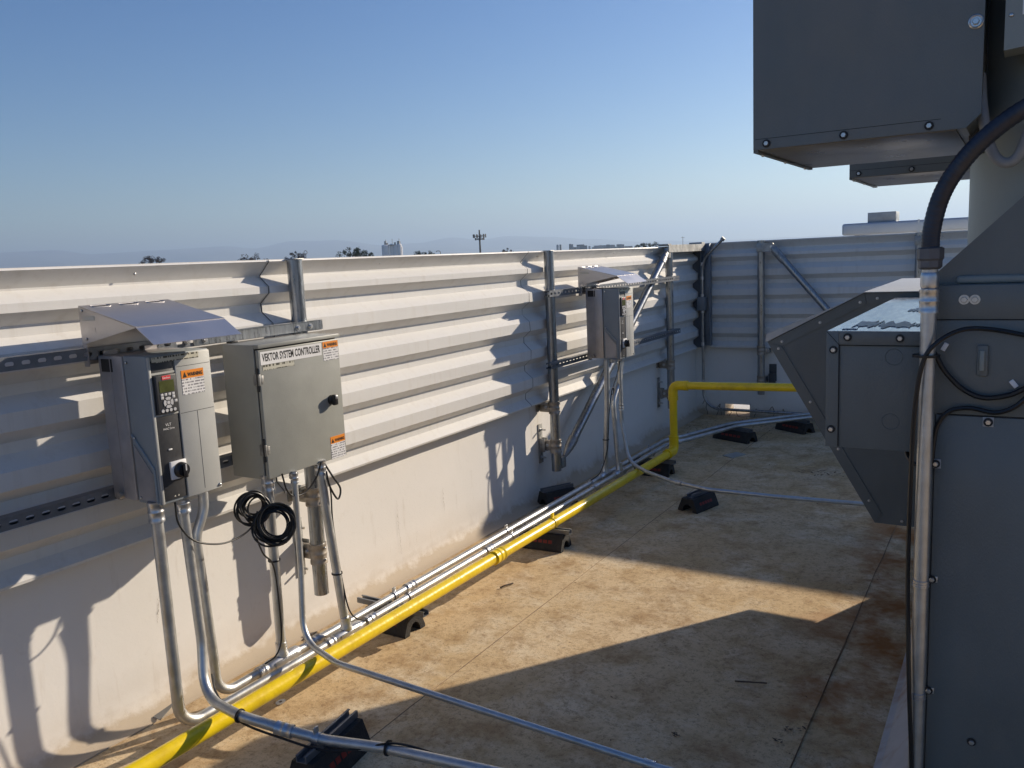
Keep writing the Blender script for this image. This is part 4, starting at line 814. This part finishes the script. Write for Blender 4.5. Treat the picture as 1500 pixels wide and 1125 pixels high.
# fans
def make_fan(label):
    t = thing('exhaust_fan', label, 'exhaust fan', (0.26, 2.90, PT), 'exhaust fans on the plenum')
    bm = bmesh.new(); C = Vector((0.262, 2.90, 0)); zs = [(PT, 0.44), (PT+0.012, 0.44), (PT+0.012, 0.405), (2.40, 0.405), (2.40, 0.44), (2.42, 0.44), (2.42, 0.405), (3.1, 0.405)]
    add_sweep(bm, [C+Vector((0, 0, z+0.0001*i)) for i, (z, r) in enumerate(zs)], [r for z, r in zs], 56); from_bm('fan_tube', bm, M_UNITL, t, True)  # same coat as the boxes, painted lighter for skylight on the tube
    prism('gusset', [(-0.195, PT+0.001), (-0.195, 1.611), (0.27, 2.065), (0.27, PT+0.001)], 1, 2.552, 2.562, M_UNIT, t)
    prism('gusset', [(-0.195, PT+0.001), (-0.195, 1.611), (0.27, 2.065), (0.27, PT+0.001)], 1, 3.17, 3.182, M_UNIT, t)
    x0, x1, y0, y1, z0, z1 = -0.676, -0.104, 2.500, 3.245, 1.980, 2.95
    mb = prism('motor_enclosure', [(x0, z0), (x1-0.032, z0), (x1, z0+0.032), (x1, z1), (x0, z1)], 1, y0+0.002, y1, M_UNIT, t)
    prism('cover_plate', [(x0-0.002, z0-0.002), (x1-0.033, z0-0.002), (x1+0.001, z0+0.031), (x1+0.001, z1), (x0-0.002, z1)], 1, y0-0.003, y0+0.0015, M_UNIT, mb)
    boxes('panel_gap', [(x0+0.004, x1-0.09, y0-0.0036, y0-0.0028, z0+0.0265, z0+0.0277)], M_GAP, mb)
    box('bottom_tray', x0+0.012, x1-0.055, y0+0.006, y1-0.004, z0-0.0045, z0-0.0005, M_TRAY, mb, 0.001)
    boxes('tray_flange', [(x0-0.0035, x0+0.010, y0+0.004, y1, z0-0.010, z0-0.001)], M_UNIT, mb)
    for x in (-0.640, -0.431, -0.221): bolt(BOLT_R, (x, y0-0.003, 1.993), '-y', mb)
    bolt(BOLT_Z, (-0.122, y0-0.003, 2.234), '-y', mb)
    bm = bmesh.new(); add_sweep(bm, [(-0.1215+0.015*math.cos(a*math.pi/12), y0-0.004, 2.234+0.015*math.sin(a*math.pi/12)) for a in range(25)], 0.003, 6, False); from_bm('bolt_grommet', bm, M_BOLT, mb, True)
    for y in (2.58, 2.86, 3.15): bolt(SCREW, (x0+0.004, y, z0-0.010), '-z', mb, 'screw')
    bolt(SCREW, (x0-0.0005, 2.55, 2.09), '-x', mb, 'screw')
    box('shade_block', -0.14, 0.0, 2.72, 3.08, 1.93, 2.9, M_BLKU, t)  # dark block added to fill the gap where the tube lies in shade
    return t
M_TRAY = mat('semi_gloss_tray', (0.20, 0.19, 0.175), 0.30, 0.35, 0.12, 5, 0.02, 30, dirt=(0.13, 0.11, 0.09), dscale=4)  # base warmed and lightened for the sunlit floor's reflection on the same paint
M_BLKU = mat('shade_block_dark', (0.05, 0.053, 0.055), 0.5)  # near-black colour holds the shade between fan box and tube
f1 = make_fan('nearer exhaust fan with its dark box overhanging at the top of the view')
f2 = copy_tree(f1, None, (0.018, 1.475, 0.004)); f2['label'] = 'farther exhaust fan whose box bottom shows behind the nearer one'
jb = thing('junction_box', 'light grey box cut by the top right corner of the view', 'electrical box', (0.05, 2.50, 2.148))
bm = bmesh.new(); add_prism(bm, [(-0.058, 2.148), (0.20, 2.168), (0.20, 2.50), (-0.058, 2.50)], 1, 2.46, 2.56); from_bm('enclosure', bm, M_UNITL, jb)
box('label_plate', -0.022, 0.12, 2.4585, 2.4596, 2.225, 2.34, M_WHT, jb); bolt(SCREW_K, (-0.045, 2.46, 2.228), '-y', jb, 'screw')

# upright conduit, flexible conduit and cables on the plenum
CY = 2.472
t = conduit('tall upright conduit strapped to the near face of the dark plenum', [([(-0.207, CY, -0.172), (-0.207, CY, 1.66)], 0.0195, 0)], (-0.207, CY, -0.17), [((-0.207, CY, 1.538), (0, 0, 1), 0.0185)])
box('conduit_sleeve', -0.2295, -0.1845, CY-0.0225, CY+0.0225, 1.56, 1.625, M_FIT, t, 0.0221, 6)
for z in (0.752, 0.416):
    s = ring('pipe_strap', (-0.207, CY, z), (0, 0, 1), 0.0197, 0.0222, 0.018, M_FIT, t)
    boxes('strap_tab', [(-0.192, -0.168, PY-0.0085, PY-0.0065, z-0.009, z+0.009)], M_FIT, s, 0.001); bolt(BOLT_R, (-0.182, PY-0.0085, z), '-y', s)
t = thing('flexible_conduit', 'thick dark flexible conduit arching from the upright conduit to the right', 'conduit', (-0.207, CY, 1.63))
pts = spline([(-0.207, CY, 1.66), (-0.206, CY, 1.72), (-0.188, 2.47, 1.803), (-0.153, 2.465, 1.872), (-0.095, 2.46, 1.941), (-0.010, 2.455, 2.004), (0.12, 2.45, 2.06)], 22)
bm = bmesh.new(); add_sweep(bm, pts, [0.0225+0.0006*math.sin(i*2.1) for i in range(len(pts))], 16); from_bm('hose', bm, M_FLEX, t, True)
bm = bmesh.new(); add_sweep(bm, [(-0.207, CY, 1.622), (-0.207, CY, 1.628), (-0.207, CY, 1.645), (-0.207, CY, 1.650), (-0.207, CY, 1.676), (-0.207, CY, 1.680)], [0.023, 0.0295, 0.0295, 0.033, 0.033, 0.027], 8); from_bm('connector_nut', bm, mat('cast_nut', (0.13, 0.13, 0.14), 0.5, 0.5), t)
t = thing('flexible_conduit', 'light grey flexible conduit hanging in a loop below the fan box', 'conduit', (-0.05, 2.56, 1.87))
cable('hose', [(-0.112, 2.60, 2.12), (-0.105, 2.57, 2.044), (-0.090, 2.56, 1.957), (-0.070, 2.555, 1.905), (-0.045, 2.55, 1.886), (-0.020, 2.545, 1.898), (0.0, 2.54, 1.95), (0.03, 2.54, 2.05), (0.07, 2.54, 2.16)], 0.0135, M_FLEXG, t, 12)
t = wire('long black cable arching over the upright conduit and down its left side', [(0.06, 2.495, 1.435), (0.012, 2.495, 1.447), (-0.065, 2.49, 1.462), (-0.127, 2.47, 1.462), (-0.183, 2.447, 1.430), (-0.215, 2.440, 1.375), (-0.232, 2.446, 1.24), (-0.238, 2.46, 1.044), (-0.240, 2.475, 0.744), (-0.226, 2.445, 0.44), (-0.213, 2.444, 0.17), (-0.21, 2.445, -0.15)], 0.0062, [((-0.209, CY-0.008, 1.393), (0, 0, 1), 0.031)])
wire('black cable drooping across the plenum between two adhesive mounts', [(-0.197, 2.50, 1.400), (-0.187, 2.497, 1.387), (-0.164, 2.50, 1.345), (-0.122, 2.503, 1.300), (-0.074, 2.503, 1.279), (-0.020, 2.503, 1.287), (0.018, 2.503, 1.307), (0.08, 2.503, 1.35)], 0.0072)
wire('black cable curling from the right edge to behind the upright conduit', [(0.05, 2.50, 1.325), (0.019, 2.50, 1.279), (-0.011, 2.50, 1.252), (-0.049, 2.501, 1.240), (-0.105, 2.503, 1.249), (-0.153, 2.503, 1.237), (-0.181, 2.503, 1.194), (-0.190, 2.504, 1.117), (-0.196, 2.506, 1.06)], 0.0062)
wire('short black cable end dipping out below the side enclosure', [(-0.262, 2.60, 1.125), (-0.258, 2.55, 1.10), (-0.240, 2.52, 1.083), (-0.215, 2.51, 1.078)], 0.006)
for x, z, a, lb in ((-0.178, 1.395, 28, 'white adhesive cable mount beside the upright conduit'), (0.006, 1.302, -38, 'white adhesive cable mount at the right edge of the view')):
    o = boxes('cable_mount', [(-0.015, 0.015, -0.004, 0.0, -0.019, 0.019), (-0.006, 0.006, -0.012, -0.004, -0.011, 0.011)], M_WHT, None, 0.001)
    o.location = (x, PY-0.0035, z); o.rotation_euler = (0, R(a), 0); tag(o, lb, 'cable mount', 'adhesive cable mounts')

CAM_SCALE, CAM_SHIFT_Z = 0.902, 0.1666  # plant roots scaled about the camera point; the shift keeps that point fixed
for o in [o for o in COL.objects if o.name not in BEFORE and o.parent is None]:
    o.location = Vector(o.location)*CAM_SCALE+Vector((0, 0, CAM_SHIFT_Z)); o.scale = (CAM_SCALE,)*3

# ---------------------------------------------------------------- things beyond the far screen
dk = thing('roof_duct', 'pale blue-grey roof duct with a raised box beyond the far screen', 'duct', (-0.6, 12.3, 0.0))
M_DUCT = mat('pale_duct', (0.42, 0.47, 0.52), 0.45, 0.3, 0.06, 2)
bm = bmesh.new(); add_box(bm, -2.08, 1.8, 12.0, 12.7, 1.80, 1.955, 0.03, 3); from_bm('duct_run', bm, M_DUCT, dk, True)
boxes('duct_joint', [(x-0.012, x+0.012, 11.992, 12.708, 1.795, 1.962) for x in (-1.15, -0.2, 0.8)], M_DUCT, dk)
box('raised_box', -1.775, -1.43, 12.1, 12.45, 1.956, 2.085, mat('duct_box', (0.30, 0.33, 0.35), 0.5, 0.2), dk, 0.004)
boxes('support_leg', [(x-0.03, x+0.03, y-0.03, y+0.03, 0.004, 1.80) for x in (-1.9, 0, 1.6) for y in (12.1, 12.6)], M_GALV2, dk)

# ---------------------------------------------------------------- litter on the roof
o = cable('dry_twig', [(-0.905, 3.053, 0.010), (-0.86, 3.062, 0.013), (-0.79, 3.092, 0.010)], 0.003, M_TWIG, None, 6); tag(o, 'straight dry twig lying on the shaded floor', 'twig')
o = cable('dry_twig', [(-2.26, 3.47, 0.006), (-2.245, 3.50, 0.010), (-2.23, 3.55, 0.006)], 0.004, M_TWIG, None, 6); tag(o, 'short dark stick on the sunlit floor below the pipe coupling', 'twig')
bm = bmesh.new(); add_plate_holes(bm, [(-2.443+0.016*math.cos(a*math.pi/8), 2.117+0.022*math.sin(a*math.pi/8)) for a in range(16)], [[(-2.443+0.006*math.cos(a*math.pi/4), 2.117+0.008*math.sin(a*math.pi/4)) for a in range(8)]], lambda u, v: (u, v, 0.003), (0, 0, 1), 0.003)
tag(from_bm('loose_washer', bm, M_FIT, None), 'loose steel washer on the floor beside the yellow pipe', 'washer')
bm = bmesh.new(); add_prism(bm, [(-2.80, 1.80), (-2.775, 1.90), (-2.755, 1.80)], 2, 0.010, 0.014)
for v in bm.verts:
    if v.co.y > 1.85: v.co.z += 0.03
tag(from_bm('metal_scrap', bm, mat('grey_scrap', (0.30, 0.29, 0.27), 0.5, 0.3), None), 'bent grey metal scrap at the foot of the wall', 'scrap')
for k, (x, y) in enumerate(((-0.655, 2.72), (-0.64, 2.80), (-0.60, 2.83), (-0.98, 2.60))):
    rnd = random.Random(k+40); bm = bmesh.new()
    for q in range(7):
        a = rnd.uniform(0, 6.28); l = rnd.uniform(0.005, 0.012); cx, cy = x+rnd.uniform(-.013, .013), y+rnd.uniform(-.013, .013); z = 0.008+rnd.uniform(0, 0.008)
        d, n = Vector((math.cos(a), math.sin(a), rnd.uniform(-.2, .4)))*l, Vector((-math.sin(a), math.cos(a), 0))*l*0.4
        p = Vector((cx, cy, z)); vs = [bm.verts.new(p-d), bm.verts.new(p+n), bm.verts.new(p+d), bm.verts.new(p-n)]; bm.faces.new(vs)
    o = from_bm('leaf_litter', bm, M_TWIG, None); tag(o, ['dark leaf crumb on the floor seam nearest the plenum', 'second dark leaf crumb up the same floor seam', 'third dark leaf crumb beside the floor seam', 'dark leaf crumb alone in the middle of the shaded floor'][k], 'leaf litter', 'leaf crumbs on the roof')
bm = bmesh.new(); rnd = random.Random(11)
for q in range(520):
    if q < 300: x, y = rnd.gauss(-2.35, 0.28), rnd.gauss(7.75, 0.28)
    elif q < 400: x, y = rnd.gauss(-1.05, 0.22), rnd.gauss(6.35, 0.05)
    else: x, y = rnd.uniform(-2.7, -0.5), rnd.uniform(2.3, 8.0)
    if y > 8.3 or x < -2.76: continue
    a = rnd.uniform(0, 6.28); l = rnd.uniform(0.005, 0.017) if q < 400 else rnd.uniform(0.003, 0.009); z = 0.009+rnd.uniform(0, 0.01)
    d, n = Vector((math.cos(a), math.sin(a), rnd.uniform(-.3, .3)))*l, Vector((-math.sin(a), math.cos(a), rnd.uniform(-.2, .2)))*l*0.4
    p = Vector((x, y, z)); bm.faces.new([bm.verts.new(p-d), bm.verts.new(p+n), bm.verts.new(p+d), bm.verts.new(p-n)])
o = from_bm('leaf_debris', bm, M_LEAFD, None); o['kind'] = 'stuff'; tag(o, 'scattered brown leaf debris on the roof, thickest in the far corner', 'leaf litter')

# ================================================================== distance
GZ0 = -8.0
bm = bmesh.new(); S = 42000
bm.faces.new([bm.verts.new(p) for p in ((-S, -S, GZ0), (S, -S, GZ0), (S, S, GZ0), (-S, S, GZ0))])
gr = from_bm('ground', bm, mat('urban_plain', (0.16, 0.155, 0.13), 0.9, 0, 0.4, 0.01, dirt=(0.07, 0.09, 0.05), dscale=0.02, damt=0.8), None); gr['kind'] = 'structure'
def polar(az, dist, z=GZ0): return Vector((math.sin(R(az))*dist, math.cos(R(az))*dist, z))
def elz(el, dist): return 1.7+dist*math.tan(R(el))
# mountains: a ridge whose skyline follows the photographed peaks
SK = [(-130, 1.0), (-100, 1.3), (-80, 1.5), (-70, 1.55), (-66, 1.62), (-62.4, 1.74), (-59.8, 1.76), (-57.4, 1.42), (-54, 1.55), (-50, 1.58), (-48, 1.35), (-46, 1.66), (-43, 1.60), (-40, 1.20), (-37.5, 1.25), (-35.3, 1.55), (-33, 1.30), (-31.5, 1.44), (-29, 1.28), (-26, 1.0), (-22, 0.75), (-18, 0.55), (-10, 0.45), (10, 0.4), (40, 0.5), (70, 0.8), (110, 0.9)]
def sky_el(az):
    for (a, e), (b, f) in zip(SK, SK[1:]):
        if a <= az <= b: t = (az-a)/(b-a); t = t*t*(3-2*t); return e+(f-e)*t
    return 0.6
bm = bmesh.new(); rnd = random.Random(3); rows = []; NA = 620; MD = 15000
jit = [0]*(NA+1)
for o_ in range(1, 6):
    k = 14*2**o_; ph = [rnd.uniform(-1, 1) for _ in range(k+2)]
    for i in range(NA+1):
        u = i/NA*k; q = int(u); f = u-q; f = f*f*(3-2*f); jit[i] += (ph[q]*(1-f)+ph[q+1]*f)*0.16/1.7**o_
for i in range(NA+1):
    az = -130+240*i/NA; e = max(0.2, sky_el(az)+jit[i]*1.0); row = []
    for j in range(9):
        t = j/8; dist = MD-5200*(1-t)+ (900*math.sin(i*0.21+j)*0.4 if 0 < j < 8 else 0); h = (elz(e, MD)-GZ0)*(t**1.35)*(1+(0.25*math.sin(i*0.83+j*1.9)+0.2*math.sin(i*0.37-j))*(1-t)) if j else 0
        row.append(bm.verts.new(polar(az, dist, GZ0+h-0.5*(j == 0))))
    row.append(bm.verts.new(polar(az, MD+2500, GZ0-0.5))); rows.append(row)
for a, b in zip(rows, rows[1:]):
    for k in range(len(a)-1): bm.faces.new((a[k], b[k], b[k+1], a[k+1]))
mo = from_bm('mountains', bm, mat('dry_mountain', (0.15, 0.14, 0.11), 0.95, 0, 0.3, 0.002), None, True); mo['kind'] = 'structure'

M_LEAF = [mat('leaf_olive', (0.055, 0.065, 0.030), 0.7, 0, 0.4, 0.9), mat('leaf_russet', (0.10, 0.075, 0.065), 0.7, 0, 0.4, 0.9), mat('leaf_green', (0.045, 0.062, 0.028), 0.7, 0, 0.4, 0.9)]
M_BARK = mat('bark', (0.10, 0.08, 0.06), 0.9)
def far_tree(az, el, dist, wd, kind, label, seed, vis=0.5, palm=False):
    rnd = random.Random(seed); b = polar(az, dist); top = elz(el, dist); H = top-GZ0
    t = thing('far_tree', label, 'tree', b, 'far trees over the screen')
    bm = bmesh.new(); cz = top-wd*0.40
    add_sweep(bm, [b, b+Vector((0.2, 0, H*0.45)), b+Vector((-0.1, 0.1, H*0.75))], [0.32, 0.24, 0.10], 8)
    for k in range(7):
        a = k*0.9+seed; add_sweep(bm, [b+Vector((0.1, 0, H*0.5)), b+Vector((math.cos(a)*wd*0.2, math.sin(a)*wd*0.2, H*0.72)), b+Vector((math.cos(a)*wd*0.36, math.sin(a)*wd*0.36, H*0.88))], [0.13, 0.09, 0.03], 6)
    from_bm('trunk', bm, M_BARK, t, True)
    bm = bmesh.new(); cl = []
    for k in range(20):
        a = rnd.uniform(0, 6.28); r = wd*0.46*math.sqrt(rnd.random()); zz = cz+wd*0.40*math.sqrt(max(0, 1-(r/(wd*0.5))**2))*rnd.uniform(0.35, 0.96)-wd*0.12*rnd.random()
        cl.append((b+Vector((math.cos(a)*r, math.sin(a)*r, zz-GZ0)), wd*rnd.uniform(0.06, 0.125)))
    for c, cr in cl:
        for q in range(95):
            d = Vector((rnd.gauss(0, 1), rnd.gauss(0, 1), rnd.gauss(0, 0.8))); d = d.normalized()*cr*rnd.random()**0.45
            p = c+d; p.z = min(p.z, top); s = rnd.uniform(0.09, 0.20)*wd/9; u = Vector((rnd.gauss(0, 1), rnd.gauss(0, 1), rnd.gauss(0, 1))).normalized(); v = u.orthogonal().normalized()
            bm.faces.new([bm.verts.new(p+u*s), bm.verts.new(p+v*s*0.6), bm.verts.new(p-u*s), bm.verts.new(p-v*s*0.6)])
    dz = top-sorted(v.co.z for v in bm.verts)[-40]
    for v in bm.verts: v.co.z += dz
    from_bm('crown', bm, M_LEAF[kind], t); return t
far_tree(-54.3, 1.14, 190, 5.2, 1, 'small russet treetop, leftmost above the screen', 1)
far_tree(-48.45, 1.03, 170, 7.5, 1, 'broad russet treetop left of the cabinet post', 2)
far_tree(-45.6, 1.08, 210, 5.0, 1, 'small dark treetop right above the cabinet post', 3)
far_tree(-41.9, 1.20, 230, 8.6, 2, 'dark green treetop just left of the white silos', 4)
far_tree(-41.0, 0.95, 235, 5.0, 2, 'lower green treetop touching the larger one left of the silos', 14)
far_tree(-37.45, 0.78, 260, 5.6, 2, 'low green treetop just right of the white silos', 5)
far_tree(-36.75, 0.76, 300, 4.6, 2, 'smallest green treetop right of the silos', 15)
far_tree(-31.4, 0.70, 260, 5.5, 1, 'low brown treetop right of the antenna mast', 6)
far_tree(-22.4, 0.62, 330, 7.0, 2, 'dark treetop left of the corner near the factory', 7)
far_tree(-21.6, 0.66, 350, 5.6, 2, 'dark round treetop closest to the far corner', 8)
# silos
M_SILO = mat('white_silo', (0.86, 0.83, 0.79), 0.7, 0, 0.06, 0.05, dirt=(0.42, 0.34, 0.27), dscale=0.08, damt=0.6)
b = polar(-39.2, 900); si = thing('silo_plant', 'white concrete silos with conveyor towers on the skyline', 'silo', b)
ex = Vector((math.cos(R(39.2)), math.sin(R(39.2)), 0))
for k, (u, w, el) in enumerate(((-7.2, 4.0, 1.23), (-1.0, 1.9, 1.28), (3.0, 2.6, 1.23), (7.3, 2.4, 1.26), (9.3, 1.2, 1.1))):
    bm = bmesh.new(); c = b+ex*u; add_sweep(bm, [c, Vector((c.x, c.y, elz(el, 900))), Vector((c.x, c.y, elz(el, 900)+0.8))], [w, w, w*0.6], 20); from_bm('silo', bm, M_SILO, si, True)
M_SLAT = mat('silo_steel', (0.30, 0.29, 0.28), 0.6, 0.2)
for u, w, el0, el1 in ((-6.9, 1.3, 1.2, 1.52), (-4.8, 0.8, 1.2, 1.40), (6.8, 1.7, 1.2, 1.50), (3.0, 1.0, 1.2, 1.42), (0, 4.5, 1.22, 1.28)):
    c = b+ex*u; bm = bmesh.new(); add_sweep(bm, [Vector((c.x, c.y, elz(el0, 900))), Vector((c.x, c.y, elz(el1, 900)))], w, 6); from_bm('head_house', bm, M_SLAT, si)
for u, el in ((-6.5, 1.62), (0.2, 1.66), (7.4, 1.66), (8.6, 1.45)):
    c = b+ex*u; bm = bmesh.new(); add_sweep(bm, [Vector((c.x, c.y, elz(1.2, 900))), Vector((c.x, c.y, elz(el, 900)))], 0.28, 6); from_bm('mast', bm, M_SLAT, si)
# antenna mast
b = polar(-33.3, 360); an = thing('antenna_mast', 'dark antenna mast with a ring of panel antennas', 'mast', b)
ex = Vector((math.cos(R(33.3)), math.sin(R(33.3)), 0)); ey = Vector((-ex.y, ex.x, 0)); M_MAST = mat('mast_grey', (0.10, 0.095, 0.09), 0.7)
bm = bmesh.new(); add_sweep(bm, [b, Vector((b.x, b.y, elz(1.5, 360))), Vector((b.x, b.y, elz(2.0, 360)))], [0.55, 0.36, 0.30], 10); from_bm('pole', bm, M_MAST, an, True)
for lvl, rr, n in ((1.60, 2.7, 11), (1.40, 1.9, 8)):
    z = elz(lvl, 360); bm = bmesh.new(); add_sweep(bm, [Vector((b.x, b.y, z))+ex*rr*math.cos(a*math.pi/12)+ey*rr*math.sin(a*math.pi/12) for a in range(25)], 0.07, 5, False); pf = from_bm('platform_ring', bm, M_MAST, an)
    for k in range(n):
        a = 2*math.pi*k/n+0.2; c = Vector((b.x, b.y, z))+ex*rr*math.cos(a)+ey*rr*math.sin(a); h = 0.75 if lvl > 1.5 else 0.5
        bm = bmesh.new(); add_box(bm, c.x-0.16, c.x+0.16, c.y-0.1, c.y+0.1, z-h, z+h); from_bm('panel_antenna', bm, M_MAST, an)
        bm = bmesh.new(); add_sweep(bm, [Vector((b.x, b.y, z-0.3)), Vector((c.x, c.y, z))], 0.05, 4); from_bm('arm', bm, M_MAST, an)
# street lamp and small pole
b = polar(-36.0, 250); o = bmesh.new(); ex = Vector((math.cos(R(36)), math.sin(R(36)), 0)); top = elz(0.72, 250)
add_sweep(o, fillet([b, Vector((b.x, b.y, top)), Vector((b.x, b.y, top))-ex*1.0+Vector((0, 0, 0.02)), Vector((b.x, b.y, top-0.25))-ex*1.3], 0.5), 0.09, 8)
tag(from_bm('street_lamp', o, M_MAST, None, True), 'curved street lamp head just over the screen right of the silos', 'street lamp')
b = polar(-19.7, 420); o = bmesh.new(); ex = Vector((math.cos(R(19.7)), math.sin(R(19.7)), 0)); top = elz(0.92, 420)
add_sweep(o, [b, Vector((b.x, b.y, top))], 0.10, 6); add_sweep(o, [Vector((b.x, b.y, top-0.4))-ex*0.9, Vector((b.x, b.y, top-0.4))+ex*0.9], 0.07, 6)
tag(from_bm('utility_pole', o, M_MAST, None), 'thin utility pole above the far corner of the screens', 'pole')
b = polar(-44.9, 205); o = bmesh.new(); ex = Vector((math.cos(R(44.9)), math.sin(R(44.9)), 0)); top = elz(1.08, 205)
add_sweep(o, [b, Vector((b.x, b.y, top-0.5))], 0.07, 6); add_sweep(o, [Vector((b.x, b.y, top-0.28))+Vector((0, 0, 0.42*math.cos(a*math.pi/8)))+ex*0.36*math.sin(a*math.pi/8) for a in range(17)], 0.06, 5, False)
tag(from_bm('hoop_sign', o, M_MAST, None), 'oval hoop sign frame beside the treetop above the cabinet post', 'sign')
# low factory on the skyline
fb = polar(-25.6, 1300); ft = thing('factory', 'low pale factory with tanks along the skyline left of the corner', 'factory', fb)
M_FAC = mat('pale_factory', (0.50, 0.47, 0.43), 0.8, 0, 0.1, 0.02)
ex = Vector((math.cos(R(25.6)), math.sin(R(25.6)), 0)); rnd = random.Random(21)
def fac(az, el, wpx, name, m, round_=False):
    c = polar(az, 1300); w = wpx/1220*1300/2; z = elz(el, 1300); bm = bmesh.new()
    if round_: add_sweep(bm, [c, Vector((c.x, c.y, z))], w, 14)
    else:
        q = [c-ex*w, c+ex*w, c+ex*w+Vector((-ex.y, ex.x, 0))*20, c-ex*w+Vector((-ex.y, ex.x, 0))*20]; A = [bm.verts.new(p) for p in q]; B = [bm.verts.new((p.x, p.y, z)) for p in q]
        bm.faces.new(A); bm.faces.new(B)
        for i in range(4): bm.faces.new((A[i], A[(i+1) % 4], B[(i+1) % 4], B[i]))
    from_bm(name, bm, m, ft)
for az, el in ((-28.05, 0.78), (-27.85, 0.78), (-27.2, 0.79), (-27.05, 0.76)): fac(az, el, 3.2, 'tank', M_FAC if az < -27.9 or az > -27.1 else M_SLAT, True)
for k in range(16): fac(-26.9+k*0.25, 0.60+rnd.uniform(-0.06, 0.09)-0.006*k, rnd.uniform(2, 6), 'shed', M_FAC if k % 3 else M_SLAT)
fac(-26.5, 0.72, 11, 'gantry', M_SLAT); fac(-23.9, 0.62, 7, 'shed', M_FAC); fac(-24.9, 0.60, 30, 'shed', M_FAC)

# ------------------------------------------------------------------ haze
HZ = True
if HZ:
    bm = bmesh.new(); add_box(bm, -21000, 21000, -21000, 21000, GZ0-1.5, 560)
    hz = from_bm('haze', bm, MATS['lcd_screen'], None); hz['kind'] = 'stuff'; hz['label'] = 'thin pale haze over the plain'; hz['category'] = 'haze'
    hm = bpy.data.materials.new('haze_air'); hm.use_nodes = True; ht = hm.node_tree; ht.nodes.clear()
    ou = ht.nodes.new('ShaderNodeOutputMaterial'); pv = ht.nodes.new('ShaderNodeVolumePrincipled')
    pv.inputs['Color'].default_value = (0.58, 0.76, 1.0, 1); pv.inputs['Density'].default_value = 1.6e-4; pv.inputs['Anisotropy'].default_value = 0.3
    ht.links.new(pv.outputs[0], ou.inputs['Volume']); hz.data.materials.clear(); hz.data.materials.append(hm)
